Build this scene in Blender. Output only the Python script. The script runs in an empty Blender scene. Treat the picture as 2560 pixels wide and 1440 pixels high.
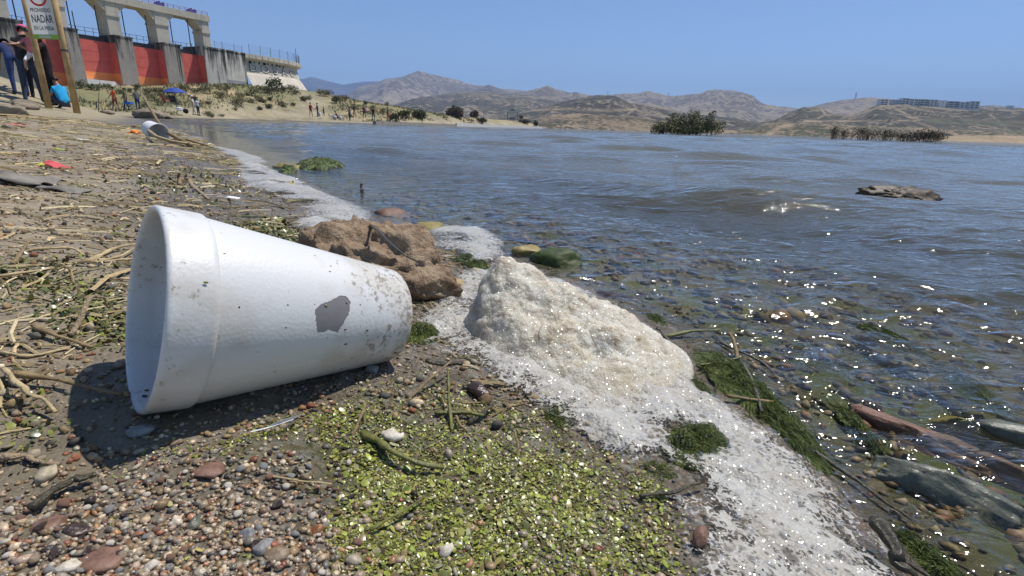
import bpy, bmesh, math, random
import numpy as np
from mathutils import Vector, Matrix

# ------------------------------------------------------------------ camera, sky, sun, exposure
SC = bpy.context.scene
COL = SC.collection
F, PITCH, ROLL, H = 1300.0, math.radians(17.2), math.radians(1.8), 0.20
cam_d = bpy.data.cameras.new('camera')
cam = bpy.data.objects.new('camera', cam_d)
COL.objects.link(cam)
cam_d.sensor_width = 36.0
cam_d.lens = F / 2560 * 36.0
cam_d.clip_start = 0.01
cam_d.clip_end = 40000
CAMR = Matrix.Rotation(math.pi / 2 - PITCH, 3, 'X') @ Matrix.Rotation(ROLL, 3, 'Z')
cam.matrix_world = Matrix.Translation((0, 0, H)) @ CAMR.to_4x4()
SC.camera = cam

SUN_EL, SUN_AZ = math.radians(63), math.radians(54)      # azimuth from +Y towards +X
world = bpy.data.worlds.new('World')
SC.world = world
world.use_nodes = True
wn = world.node_tree
wn.nodes.clear()
sky = wn.nodes.new('ShaderNodeTexSky')
sky.sky_type = 'NISHITA'
sky.sun_disc = False
sky.sun_elevation = SUN_EL
sky.sun_rotation = SUN_AZ
sky.altitude = 100
sky.air_density = 0.72
sky.dust_density = 0.05
sky.ozone_density = 4.5
bg = wn.nodes.new('ShaderNodeBackground')
bg.inputs[1].default_value = 0.105
wo = wn.nodes.new('ShaderNodeOutputWorld')
wn.links.new(sky.outputs[0], bg.inputs[0])
wn.links.new(bg.outputs[0], wo.inputs[0])
sun_d = bpy.data.lights.new('sun', 'SUN')
sun_d.energy = 3.9
sun_d.angle = math.radians(0.53)
sun_d.color = (1.0, 0.955, 0.89)
sun = bpy.data.objects.new('sun', sun_d)
COL.objects.link(sun)
SUNV = Vector((math.sin(SUN_AZ) * math.cos(SUN_EL), math.cos(SUN_AZ) * math.cos(SUN_EL), math.sin(SUN_EL)))
sun.rotation_euler = SUNV.to_track_quat('Z', 'Y').to_euler()
SC.view_settings.view_transform = 'Standard'
SC.view_settings.look = 'None'
SC.view_settings.exposure = 0.42
SC.view_settings.gamma = 1.0
SC.view_settings.use_curve_mapping = False
SC.render.engine = 'CYCLES'
SC.cycles.max_bounces = 10
SC.cycles.transparent_max_bounces = 24
SC.cycles.volume_bounces = 0
SC.cycles.caustics_reflective = False
SC.cycles.caustics_refractive = False
SC.cycles.sample_clamp_indirect = 6.0

rng = np.random.default_rng(7)
random.seed(7)
CM = np.array(CAMR)

def ray(px, py):
    d = CM @ np.array([px - 1280.0, -(py - 720.0), -F])
    return d / d[1]

def dep(px, py, y):
    return ray(px, py) * y + np.array([0, 0, H])

def at(px, py, z=0.0):
    d = ray(px, py)
    return d * ((z - H) / d[2]) + np.array([0, 0, H])

def proj(P):
    c = (np.atleast_2d(P) - np.array([0, 0, H])) @ CM
    w = np.where(c[:, 2] < -1e-4, -c[:, 2], 1e-4)
    return np.stack([1280 + F * c[:, 0] / w, 720 - F * c[:, 1] / w], 1)

# ------------------------------------------------------------------ numbers: noise, distance
def sstep(a, b, x):
    t = np.clip((np.asarray(x, float) - a) / (b - a), 0, 1)
    return t * t * (3 - 2 * t)

def _hash(ix, iy, s):
    n = (ix.astype(np.int64) * 374761393 + iy.astype(np.int64) * 668265263 + s * 982451653) & 0x7fffffff
    n = ((n ^ (n >> 13)) * 1274126177) & 0x7fffffff
    n = n ^ (n >> 16)
    return (n & 0xffff) / 65535.0

def vnoise(x, y, s=0):
    x = np.asarray(x, float); y = np.asarray(y, float)
    ix, iy = np.floor(x), np.floor(y)
    fx, fy = x - ix, y - iy
    fx = fx * fx * fx * (fx * (fx * 6 - 15) + 10); fy = fy * fy * fy * (fy * (fy * 6 - 15) + 10)
    a = _hash(ix, iy, s); b = _hash(ix + 1, iy, s); c = _hash(ix, iy + 1, s); d = _hash(ix + 1, iy + 1, s)
    return (a * (1 - fx) + b * fx) * (1 - fy) + (c * (1 - fx) + d * fx) * fy - 0.5

def fbm(x, y, s=0, o=4, g=0.5):
    t = 0; a = 1.0
    for k in range(o):
        t = t + a * vnoise(x * 2 ** k + 17.3 * k, y * 2 ** k - 9.1 * k, s + k); a *= g
    return t

def vnoise3(x, y, z, s=0):
    iz = np.floor(z); f = z - iz; f = f * f * (3 - 2 * f)
    a = np.zeros_like(x); b = np.zeros_like(x)
    for k in np.unique(iz):
        m = iz == k
        a[m] = vnoise(x[m] + 13.7 * k, y[m] - 7.1 * k, s + int(k) % 97); b[m] = vnoise(x[m] + 13.7 * (k + 1), y[m] - 7.1 * (k + 1), s + int(k + 1) % 97)
    return a * (1 - f) + b * f

def fbm3(x, y, z, s=0, o=3):
    t = 0
    for k in range(o): t = t + .5 ** k * vnoise3(x * 2 ** k, y * 2 ** k, z * 2 ** k, s + 31 * k)
    return t

def ridged(x, y, s=0, o=4):
    t = 0; a = 1.0
    for k in range(o):
        t = t + a * (1 - 2 * np.abs(vnoise(x * 2 ** k + 7.7 * k, y * 2 ** k + 3.3 * k, s + k)) * 2); a *= 0.5
    return t

SHORE = np.array([(.27, -3), (.235, 0), (.21, .2), (.1775, .509), (.08, .68), (-.021, .819), (-.277, 1.065), (-.672, 1.74), (-1.0, 2.15),
    (-1.54, 2.97), (-2.86, 4.98), (-6, 9.8), (-13, 20), (-22, 31), (-28, 36.5), (-27.5, 40), (-26, 44), (-28, 50),
    (-33, 62), (-34, 74), (-30, 77), (-25, 71), (-19, 62), (-15, 58.5), (-13.5, 80), (-12.3, 110), (0, 160), (9, 190),
    (11, 205), (-5, 235), (-60, 300), (-400, 420)], float)

def poly_dist(x, y, P, closed=False):
    best = np.full(x.shape, 1e18)
    n = len(P)
    for i in range(n if closed else n - 1):
        a, b = P[i], P[(i + 1) % n]
        dx, dy = b - a
        t = np.clip(((x - a[0]) * dx + (y - a[1]) * dy) / (dx * dx + dy * dy), 0, 1)
        best = np.minimum(best, (x - a[0] - t * dx) ** 2 + (y - a[1] - t * dy) ** 2)
    return np.sqrt(best)

def inside(x, y, P):
    r = np.zeros(x.shape, bool)
    n = len(P)
    for i in range(n):
        a, b = P[i], P[(i + 1) % n]
        if a[1] == b[1]: continue
        c = ((a[1] > y) != (b[1] > y)) & (x < (b[0] - a[0]) * (y - a[1]) / (b[1] - a[1]) + a[0])
        r ^= c
    return r

LAND = np.vstack([SHORE, [(-9000, 420), (-9000, -3)]])
def shore_d(x, y):
    d = poly_dist(x, y, SHORE)
    wob = 0.02 * np.minimum(1, 1 / (.3 + .2 * d))
    d = np.where(inside(x, y, LAND), d, -d)
    return d

DP = [-60, -20, -3, -1, -.3, 0, .4, 1, 3, 6, 12, 40, 400]
ZP = [-3, -1.5, -.42, -.135, -.034, .0, .0425, .10, .25, .42, .6, 1.1, 1.4]
DAM_A, DAM_T = np.array([-51.5, 83.3]), math.radians(-24)
DAM_N, DAM_U = np.array([math.cos(DAM_T), math.sin(DAM_T)]), np.array([-math.sin(DAM_T), math.cos(DAM_T)])
def gz(x, y, d=None, detail=True):
    """height of the shore and of the lake bed"""
    x = np.asarray(x, float); y = np.asarray(y, float)
    if d is None: d = shore_d(x, y)
    r = np.hypot(x, y)
    z = np.interp(d, DP, ZP)
    z = z + 0.95 * np.exp(-((x + 15.5) ** 2 + (y - 14.5) ** 2) / 14) * sstep(.5, 4, d)
    # slope that climbs to the dam, and the low headland beyond
    wd = (x - DAM_A[0]) * DAM_N[0] + (y - DAM_A[1]) * DAM_N[1]; ud = (x - DAM_A[0]) * DAM_U[0] + (y - DAM_A[1]) * DAM_U[1]
    zd = np.interp(ud, [-40, -24, -14, 5, 14, 26, 34, 48, 65], [.8, 2.4, 3.6, 5.1, 5.4, 5.7, 4.0, 1.7, .8])
    S = sstep(25, 1.0, wd) * sstep(44, 64, y) * sstep(0, 6, d)
    z = z * (1 - S) + np.maximum(zd, z) * S
    z = z + 1.5 * sstep(75, 90, y) * sstep(-34, -20, x) * sstep(.5, 9, d)
    if detail:
        lm = sstep(-.02, .05, d)
        z = z + 0.006 * fbm(x * 14, y * 14, 3) * sstep(0, .15, np.abs(d)) * np.interp(r, [0, 20, 30], [1, 1, 0])
        z = z + 0.003 * fbm(x * 38, y * 38, 5, 1) * np.interp(r, [0, 3, 6], [1, 1, 0])
        z = z + 0.06 * fbm(x * .9, y * .9, 8, 4) * sstep(1.0, 6, d) * np.interp(r, [1.5, 5, 60, 300], [0, 1, 1, 0])
        z = z + 0.35 * fbm(x * .12, y * .12, 11, 3) * sstep(3, 12, d) * sstep(45, 65, y)
    return z
def gz1(x, y, detail=True): return float(gz(np.array([x]), np.array([y]), None, detail)[0])
def ground_at(px, py, detail=True):
    """point where the pixel ray meets the ground (or the water)"""
    d = ray(px, py)
    ts = np.geomspace(.08, 260, 900)
    x, y, z = d[0] * ts, ts, H + d[2] * ts
    below = z < np.maximum(gz(x, y, None, detail), 0)
    i = int(np.argmax(below)) if below.any() else len(ts) - 1
    lo, hi = ts[max(i - 1, 0)], ts[i]
    for _ in range(14):
        m = (lo + hi) / 2
        if H + d[2] * m < max(gz1(d[0] * m, m, detail), 0): hi = m
        else: lo = m
    return np.array([d[0] * hi, hi, H + d[2] * hi])

# ------------------------------------------------------------------ objects: tagging and mesh helpers
def tag(o, label=None, cat=None, group=None, kind=None):
    if label: o['label'] = label
    if cat: o['category'] = cat
    if group: o['group'] = group
    if kind: o['kind'] = kind
    return o

def empty(name, loc=(0, 0, 0), rz=0.0):
    o = bpy.data.objects.new(name, None)
    o.empty_display_size = .01
    o.location = loc; o.rotation_euler = (0, 0, rz)
    COL.objects.link(o)
    return o

def link_mesh(name, me, mats=None, parent=None):
    o = bpy.data.objects.new(name, me)
    COL.objects.link(o)
    if mats is not None:
        for m in (mats if isinstance(mats, (list, tuple)) else [mats]): me.materials.append(m)
    if parent is not None: o.parent = parent
    return o

def np_mesh(name, V, Fc, mats=None, parent=None, smooth=True, attrs=None, col=None):
    """numpy vertices and equal-sided faces -> one mesh object"""
    V = np.asarray(V, np.float32); Fc = np.asarray(Fc, np.int32)
    me = bpy.data.meshes.new(name)
    n, k = Fc.shape
    me.vertices.add(len(V)); me.vertices.foreach_set('co', V.ravel())
    me.loops.add(n * k); me.loops.foreach_set('vertex_index', Fc.ravel())
    me.polygons.add(n)
    me.polygons.foreach_set('loop_start', np.arange(0, n * k, k, dtype=np.int32))
    me.polygons.foreach_set('loop_total', np.full(n, k, np.int32))
    me.polygons.foreach_set('use_smooth', np.full(n, smooth))
    me.update(calc_edges=True)
    for a, v in (attrs or {}).items():
        at_ = me.attributes.new(a, 'FLOAT', 'POINT'); at_.data.foreach_set('value', np.asarray(v, np.float32))
    if col is not None:
        ca = me.color_attributes.new('Col', 'FLOAT_COLOR', 'POINT')
        c4 = np.ones((len(V), 4), np.float32); c4[:, :3] = col
        ca.data.foreach_set('color', c4.ravel())
    return link_mesh(name, me, mats, parent)

def grid_faces(nr, nc):
    i = np.arange(nr - 1)[:, None] * nc + np.arange(nc - 1)[None, :]
    return np.stack([i, i + 1, i + nc + 1, i + nc], -1).reshape(-1, 4)

class MB:
    """collects simple shapes and links them as one mesh object"""
    def __init__(s): s.v = []; s.f = []; s.mi = []
    def add(s, V, Fs, mi=0):
        b = len(s.v); s.v += [tuple(map(float, p)) for p in V]
        s.f += [tuple(int(i) + b for i in f) for f in Fs]; s.mi += [mi] * len(Fs)
        return s
    def box(s, lo, hi, mi=0):
        (a, b, c), (d, e, f) = lo, hi
        V = [(a, b, c), (d, b, c), (d, e, c), (a, e, c), (a, b, f), (d, b, f), (d, e, f), (a, e, f)]
        return s.add(V, [(0, 3, 2, 1), (4, 5, 6, 7), (0, 1, 5, 4), (1, 2, 6, 5), (2, 3, 7, 6), (3, 0, 4, 7)], mi)
    def prism(s, pts, lo, hi, axis='z', mi=0):
        n = len(pts)
        def m(p, h): return {'z': (p[0], p[1], h), 'x': (h, p[0], p[1]), 'y': (p[0], h, p[1])}[axis]
        V = [m(p, lo) for p in pts] + [m(p, hi) for p in pts]
        Fs = [tuple(range(n))[::-1], tuple(range(n, 2 * n))] + [(i, (i + 1) % n, n + (i + 1) % n, n + i) for i in range(n)]
        return s.add(V, Fs, mi)
    def tube(s, path, rad, n=6, mi=0, flat=1.0):
        P = [Vector(p) for p in path]; m = len(P)
        R = rad if hasattr(rad, '__len__') else [rad] * m
        V = []; up = Vector((0, 0, 1))
        t0 = (P[1] - P[0]).normalized()
        u = t0.cross(up)
        if u.length < 1e-3: u = t0.cross(Vector((1, 0, 0)))
        u.normalize()
        for i in range(m):
            t = (P[min(i + 1, m - 1)] - P[max(i - 1, 0)]).normalized()
            u = (u - t * u.dot(t)).normalized(); w = t.cross(u)
            for k in range(n):
                a = 2 * math.pi * k / n
                V.append(P[i] + u * math.cos(a) * R[i] + w * math.sin(a) * R[i] * flat)
        Fs = [(i * n + k, i * n + (k + 1) % n, (i + 1) * n + (k + 1) % n, (i + 1) * n + k) for i in range(m - 1) for k in range(n)]
        Fs += [tuple(range(n))[::-1], tuple(range((m - 1) * n, m * n))]
        return s.add(V, Fs, mi)
    def lathe(s, prof, n=32, mi=0, axis=None, cap=True):
        V = []; m = len(prof)
        for (r, z) in prof:
            for k in range(n):
                a = 2 * math.pi * k / n; V.append((r * math.cos(a), r * math.sin(a), z))
        Fs = [(i * n + k, i * n + (k + 1) % n, (i + 1) * n + (k + 1) % n, (i + 1) * n + k) for i in range(m - 1) for k in range(n)]
        if axis is not None: V = [axis @ Vector(v) for v in V]
        return s.add(V, Fs, mi)
    def ell(s, c, r, nu=10, nv=7, mi=0, jit=0.0):
        V = []; 
        for j in range(nv + 1):
            ph = math.pi * j / nv
            for k in range(nu):
                a = 2 * math.pi * k / nu; q = 1 + random.uniform(-jit, jit)
                V.append((c[0] + r[0] * math.sin(ph) * math.cos(a) * q, c[1] + r[1] * math.sin(ph) * math.sin(a) * q, c[2] + r[2] * math.cos(ph) * q))
        Fs = [(j * nu + k, (j + 1) * nu + k, (j + 1) * nu + (k + 1) % nu, j * nu + (k + 1) % nu) for j in range(nv) for k in range(nu)]
        return s.add(V, Fs, mi)
    def build(s, name, mats, parent=None, smooth=False, kind=None):
        me = bpy.data.meshes.new(name)
        me.from_pydata(s.v, [], s.f)
        me.polygons.foreach_set('material_index', s.mi)
        me.polygons.foreach_set('use_smooth', [smooth] * len(s.f))
        me.update()
        o = link_mesh(name, me, mats, parent)
        if kind: o['kind'] = kind
        return o

def copy_tree(o, parent=None):
    c = o.copy(); COL.objects.link(c); c.parent = parent
    for ch in list(o.children): copy_tree(ch, c)
    return c

# ------------------------------------------------------------------ materials
class NT:
    def __init__(s, name):
        s.m = bpy.data.materials.new(name); s.m.use_nodes = True
        s.t = s.m.node_tree; s.t.nodes.clear()
        s.out = s.t.nodes.new('ShaderNodeOutputMaterial')
    def n(s, typ, ins=None, **kw):
        nd = s.t.nodes.new('ShaderNode' + typ)
        for k, v in kw.items(): setattr(nd, k, v)
        for k, v in (ins or {}).items():
            if isinstance(v, bpy.types.NodeSocket): s.t.links.new(v, nd.inputs[k])
            elif v is not None: nd.inputs[k].default_value = v
        return nd
    def coord(s): return s.n('TexCoord').outputs['Object']
    def attr(s, name): return s.n('Attribute', attribute_name=name).outputs['Fac']
    def noise(s, scale, detail=4, rough=.6, vec=None, dist=0.0):
        return s.n('TexNoise', {'Vector': vec or s.coord(), 'Scale': scale, 'Detail': detail, 'Roughness': rough, 'Distortion': dist}).outputs['Fac']
    def vor(s, scale, feature='F1', out='Distance', vec=None, rnd=1.0):
        return s.n('TexVoronoi', {'Vector': vec or s.coord(), 'Scale': scale, 'Randomness': rnd}, feature=feature).outputs[out]
    def math(s, op, a, b=0.0, clamp=False):
        return s.n('Math', {0: a, 1: b}, operation=op, use_clamp=clamp).outputs[0]
    def maprange(s, v, a, b, c=0.0, d=1.0):
        return s.n('MapRange', {'Value': v, 'From Min': a, 'From Max': b, 'To Min': c, 'To Max': d}).outputs[0]
    def ramp(s, v, stops):
        r = s.n('ValToRGB', {'Fac': v}); e = r.color_ramp.elements
        e[0].position, e[0].color = stops[0][0], (*stops[0][1], 1)
        e[1].position, e[1].color = stops[-1][0], (*stops[-1][1], 1)
        for p, c in stops[1:-1]: q = e.new(p); q.color = (*c, 1)
        return r.outputs['Color']
    def mix(s, f, a, b, blend='MIX'):
        nd = s.n('Mix', data_type='RGBA', blend_type=blend)
        for k, v in ((0, f), (6, a), (7, b)):
            if isinstance(v, bpy.types.NodeSocket): s.t.links.new(v, nd.inputs[k])
            else: nd.inputs[k].default_value = (*v, 1) if isinstance(v, tuple) and len(v) == 3 else v
        return nd.outputs[2]
    def bump(s, h, strength=.5, dist=.01, normal=None):
        return s.n('Bump', {'Height': h, 'Strength': strength, 'Distance': dist, 'Normal': normal}).outputs[0]
    def bsdf(s, col, rough=.8, normal=None, spec=.3, **ins):
        d = {'Base Color': col if isinstance(col, bpy.types.NodeSocket) else (*col, 1), 'Roughness': rough, 'Specular IOR Level': spec, 'Normal': normal}
        d.update(ins)
        return s.n('BsdfPrincipled', d).outputs[0]
    def done(s, sh, disp=None):
        s.t.links.new(sh, s.out.inputs['Surface']); return s.m

def plain(name, col, rough=.8, var=.25, scale=8.0, spec=.3, bump=0.0, bscale=40.0, **ins):
    """a colour with uneven tone and, if asked, a fine relief"""
    t = NT(name)
    v = t.maprange(t.noise(scale), .3, .7, 1 - var, 1 + var)
    c = t.mix(1.0, col, t.n('CombineColor', {0: v, 1: v, 2: v}).outputs[0], 'MULTIPLY')
    nm = t.bump(t.noise(bscale), bump, .01) if bump else None
    return t.done(t.bsdf(c, rough, nm, spec, **ins))

def vcol(name, rough=.6, spec=.4, var=.2, scale=200.0, bump=0.0, bscale=600.0, **ins):
    """colour stored per piece, with a grain over it"""
    t = NT(name)
    a = t.n('Attribute', attribute_name='Col').outputs['Color']
    v = t.maprange(t.noise(scale, 3), .3, .7, 1 - var, 1 + var)
    c = t.mix(1.0, a, t.n('CombineColor', {0: v, 1: v, 2: v}).outputs[0], 'MULTIPLY')
    nm = t.bump(t.noise(bscale, 3), bump, .002) if bump else None
    return t.done(t.bsdf(c, rough, nm, spec, **ins))

def stone_mat(name, cols, scale=60, rough=.6, spec=.4, bump=.5, bdist=.003):
    t = NT(name)
    n1 = t.noise(scale, 6, .7); n2 = t.noise(scale * 5, 4, .7)
    f = t.math('ADD', t.math('MULTIPLY', n1, .65), t.math('MULTIPLY', n2, .35))
    k = len(cols)
    c = t.ramp(f, [(.32 + .36 * i / (k - 1), cols[i]) for i in range(k)])
    return t.done(t.bsdf(c, rough, t.bump(f, bump, bdist), spec))

# ------------------------------------------------------------------ ground and lake bed
def mat_ground():
    t = NT('shore_soil')
    a = t.n('Attribute', attribute_name='Col').outputs['Color']
    wet = t.attr('wet'); far = t.attr('far')
    fine = t.noise(420, 6, .75); mid = t.noise(60, 5, .7); big = t.noise(7, 4, .6); vast = t.noise(.35, 6, .7)
    near_v = t.math('ADD', t.math('MULTIPLY', fine, .45), t.math('ADD', t.math('MULTIPLY', mid, .35), t.math('MULTIPLY', big, .3)))
    far_v = t.math('ADD', t.math('MULTIPLY', vast, .7), t.math('MULTIPLY', big, .4))
    v = t.n('Mix', {0: far, 2: near_v, 3: far_v}, data_type='FLOAT').outputs[0]
    v = t.maprange(v, .36, .74, .5, 1.55)
    c = t.mix(1.0, a, t.n('CombineColor', {0: v, 1: v, 2: v}).outputs[0], 'MULTIPLY')
    grit = t.n('TexVoronoi', {'Vector': t.coord(), 'Scale': 330.0})
    gcol = t.ramp(t.n('SeparateColor', {0: grit.outputs['Color']}).outputs[0],
                  [(0, (.16, .15, .135)), (.3, (.28, .25, .21)), (.55, (.2, .11, .075)), (.75, (.36, .33, .28)), (1, (.1, .1, .1))])
    c = t.mix(t.math('MULTIPLY', t.math('SUBTRACT', 1.0, far), t.math('MULTIPLY', t.attr('grit'), t.maprange(mid, .42, .6, .15, .75))), c, gcol)
    rough = t.maprange(wet, 0, 1, .95, .2)
    hgt = t.math('ADD', t.math('MULTIPLY', fine, .5), t.math('ADD', mid, t.math('MULTIPLY', grit.outputs['Distance'], -.4)))
    nb = t.bump(hgt, .7, .006)
    nf = t.bump(far_v, .6, .3)
    nm = t.n('Mix', {0: far, 4: nb, 5: nf}, data_type='VECTOR').outputs[1]
    return t.done(t.bsdf(c, rough, nm, .35))

def build_ground():
    th = np.radians(np.concatenate([np.linspace(-84, -50, 40)[:-1], np.linspace(-50, 50, 480), np.linspace(50, 84, 40)[1:]]))
    r = np.concatenate([[.03, .06], np.geomspace(.08, 420, 560), np.geomspace(460, 9000, 26)])
    R, T = np.meshgrid(r, th, indexing='ij')
    x, y = (R * np.sin(T)).ravel(), (R * np.cos(T)).ravel()
    d = shore_d(x, y); z = gz(x, y, d); rr = np.hypot(x, y)
    z = np.where(rr > 430, -3.0, z)
    wet = 1 - sstep(.3, .62, d + .12 * fbm(x * 5, y * 5, 21))
    wet = np.where(rr > 6, 1 - sstep(.4, 1.6, d), wet)
    far = sstep(12, 40, rr)
    dry = np.array([.28, .232, .16]); wetc = np.array([.115, .095, .060]); sand = np.array([.30, .255, .165])
    bed = np.array([.15, .12, .058]); green = np.array([.17, .165, .075]); straw = np.array([.34, .265, .145])
    c = dry[None] * (1 + .35 * fbm(x * 1.1, y * 1.1, 31)[:, None])
    k = sstep(4, 14, rr)[:, None]; c = c * (1 - k) + sand * k
    c = c * (1 - wet[:, None]) + wetc * wet[:, None]
    b = sstep(0, .12, -d)[:, None]; bn = sstep(-.05, .25, fbm(x * 9, y * 9, 34))[:, None]; bg_ = (sstep(-.34, -.05, d) * sstep(-.2, .15, fbm(x * 9, y * 9, 36) + .10) * (rr < 1.5))[:, None]; bn = np.maximum(bn, bg_); c = c * (1 - b) + (bed * (1 - bn) + np.array([.09, .115, .02]) * bn) * (1 + .5 * fbm(x * 6, y * 6, 33))[:, None] * b
    # weed-stained mud between gravel and foam
    q = proj(np.stack([x, y, z], 1)); DWZ = np.array([(430, 1120), (800, 1000), (960, 930), (1180, 1040), (1420, 1110), (1600, 1240), (1740, 1500), (1740, 1800), (780, 1800), (830, 1300)], float)
    ok = (y > .03) & (rr < 1.2)
    w = np.where(ok, np.where(inside(q[:, 0], q[:, 1], DWZ), 1.0, 0) * sstep(0, 70, poly_dist(q[:, 0], q[:, 1], DWZ, True)), 0)[:, None]
    c = c * (1 - w) + np.array([.105, .10, .035]) * (1 + .5 * fbm(x * 40, y * 40, 35)[:, None]) * w
    # grass on the slope below the dam and on the headland
    g = sstep(3, 9, d + 3 * fbm(x * .2, y * .2, 40)) * sstep(44, 54, y - .2 * (x + 30)) * (rr < 430)
    gn = sstep(-.25, .3, fbm(x * .16, y * .16, 42) + .25 * sstep(-30, -50, x))
    veg = straw * (1 - gn[:, None]) + green * gn[:, None]
    path = np.exp(-((x + 30 + .30 * (y - 78)) / 3.2) ** 2) * sstep(66, 72, y) * (1 - sstep(94, 104, y))
    g = g * (1 - path)
    c = c * (1 - g[:, None]) + veg * g[:, None]
    grit = sstep(.1, .35, fbm(x * 3, y * 3, 51) + .3) * (1 - sstep(3, 8, rr))
    np_mesh('shore_ground', np.stack([x, y, z], 1), grid_faces(len(r), len(th)), mat_ground(),
            attrs={'wet': wet, 'far': far, 'grit': grit}, col=np.clip(c, .01, .9))['kind'] = 'structure'
build_ground()

# ------------------------------------------------------------------ lake water
wr = np.random.default_rng(11)
WAVES = []
for k in range(46):
    L = .26 * (2.0 / .26) ** wr.random()
    a = math.radians(200 + wr.normal() * 22)           # travels towards the near shore
    WAVES.append((2 * math.pi / L, math.sin(a), math.cos(a), wr.random() * 6.283, L * .0027 * (1.0 + .5 * wr.random())))
RIP = []
for k in range(34):
    L = .02 * (.12 / .02) ** wr.random()
    a = math.radians(215 + wr.normal() * 48)
    RIP.append((2 * math.pi / L, math.sin(a), math.cos(a), wr.random() * 6.283, L * .0062))
def wz(x, y, d):
    r = np.hypot(x, y)
    amp = sstep(.12, 1.1, -d) * np.interp(r, [0, 30, 90, 400], [1, 1.2, 1.5, 1.5])
    xx = x + .05 * fbm(x * 1.3, y * 1.3, 61, 2); yy = y + .16 * fbm(x * .9, y * .9, 62, 2)
    z = 0
    for (k, sx, sy, ph, a) in WAVES:
        lim = np.clip(1.6 - r * .011 / (6.283 / k) * 4.0, 0, 1)
        q = .5 + .5 * np.sin(k * (xx * sx + yy * sy) + ph)
        z = z + a * amp * lim * (2 * q ** 1.45 - .85)
    grp = .35 + 1.3 * np.clip(fbm(x * .8, y * 1.3, 63, 2) + .5, 0, 1)
    z = z * grp
    near = np.interp(r, [0, .45, .8, 1.5, 2.6], [2.3, 2.1, 1.3, .9, 0]) * sstep(-.01, .06, -d)
    m = near > 0
    rz = np.zeros_like(x)
    xm, ym = x[m] + .012 * fbm(x[m] * 16, y[m] * 16, 64, 2), y[m] + .012 * fbm(x[m] * 16, y[m] * 16, 65, 2)
    for (k, sx, sy, ph, a) in RIP:
        rz[m] += a * np.sin(k * (xm * sx + ym * sy) + ph) * np.clip(1.5 - r[m] * .009 / (6.283 / k) * 3, 0, 1)
    return z + rz * near * (.5 + 1.1 * np.clip(fbm(x * 5, y * 5, 66, 2) + .5, 0, 1))

def mat_water():
    t = NT('lake_water')
    depth = t.attr('depth'); far = t.attr('far')
    murk = t.math('SUBTRACT', 1.0, t.math('POWER', 2.718, t.math('MULTIPLY', depth, -6.5)))
    co = t.coord()
    mp = t.n('Mapping', {'Vector': co, 'Rotation': (0, 0, math.radians(-18)), 'Scale': (.55, 1.25, 1)}).outputs[0]
    n1 = t.noise(19, 3, .55, mp, .6); n2 = t.noise(70, 2, .5, mp, .8); n3 = t.noise(2.2, 3, .6, mp, .5)
    h = t.math('ADD', t.math('MULTIPLY', n1, .015), t.math('MULTIPLY', t.math('MULTIPLY', n2, t.attr('near')), .0058))
    nb = t.bump(h, .75, 1.0)
    hf = t.math('ADD', t.math('MULTIPLY', n3, .16), t.math('MULTIPLY', n1, .012))
    nf = t.bump(hf, .6, 1.0)
    nm = t.n('Mix', {0: far, 4: nb, 5: nf}, data_type='VECTOR').outputs[1]
    body = t.n('BsdfDiffuse', {'Color': (.125, .120, .085, 1), 'Normal': nm}).outputs[0]
    clear = t.n('BsdfTransparent', {'Color': (.86, .88, .80, 1)}).outputs[0]
    inner = t.n('MixShader', {0: murk, 1: clear, 2: body}).outputs[0]
    gl = t.n('BsdfGlossy', {'Color': (1, 1, 1, 1), 'Roughness': t.maprange(t.attr('near'), .2, .7, .035, .085), 'Normal': nm}).outputs[0]
    fr = t.n('Fresnel', {'IOR': 1.33, 'Normal': nm}).outputs[0]
    return t.done(t.n('MixShader', {0: fr, 1: inner, 2: gl}).outputs[0])

def build_water():
    th = np.radians(np.concatenate([np.linspace(-50, 50, 520), np.linspace(50, 80, 60)[1:]]))
    r = np.concatenate([[.02, .05], np.geomspace(.08, 300, 690), np.geomspace(320, 2600, 40)])
    R, T = np.meshgrid(r, th, indexing='ij')
    x, y = (R * np.sin(T)).ravel(), (R * np.cos(T)).ravel()
    d = shore_d(x, y); rr = np.hypot(x, y)
    bed = gz(x, y, d)
    z = wz(x, y, d)
    depth = np.clip(z - bed, 0, 5)
    depth = np.where(rr > 200, 5, depth)
    fc = grid_faces(len(r), len(th))
    lim = np.where(rr < 3, .06, np.where(rr < 15, .3, 1.2))
    keep = (d < lim)[fc].any(1)
    fc = fc[keep]
    used = np.unique(fc); idx = np.full(len(x), -1); idx[used] = np.arange(len(used))
    np_mesh('lake_water', np.stack([x, y, z], 1)[used], idx[fc], mat_water(),
            attrs={'depth': depth[used], 'far': sstep(3, 22, rr)[used], 'near': np.interp(rr, [0, .45, .8, 1.5, 5], [1, 1, .5, .25, .1])[used]})['kind'] = 'structure'
build_water()

# ------------------------------------------------------------------ hills on the far shore
def mat_hill(name, tan, shrub, dens, size, big=.006):
    t = NT(name)
    co = t.coord()
    n = t.noise(big, 6, .65, co); m = t.noise(big * 6, 5, .7, co)
    v = t.vor(1.0 / size, 'F1', 'Distance', co)
    clump = t.math('ADD', t.math('MULTIPLY', n, .9), t.math('MULTIPLY', m, .7))
    mask = t.maprange(t.math('SUBTRACT', clump, t.math('MULTIPLY', v, .35)), .66 + (.5 - dens) * .32 - .05, .66 + (.5 - dens) * .32 + .05)
    a = t.n('Attribute', attribute_name='Col').outputs['Color']
    base = t.mix(1.0, a, t.ramp(m, [(.3, (.7, .7, .7)), (.7, (1.25, 1.2, 1.15))]), 'MULTIPLY')
    c = t.mix(t.math('MULTIPLY', mask, t.attr('shrub')), base, shrub)
    return t.done(t.bsdf(c, .95, t.bump(t.math('ADD', m, t.math('MULTIPLY', mask, .3)), .7, size * .8), .1))

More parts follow.
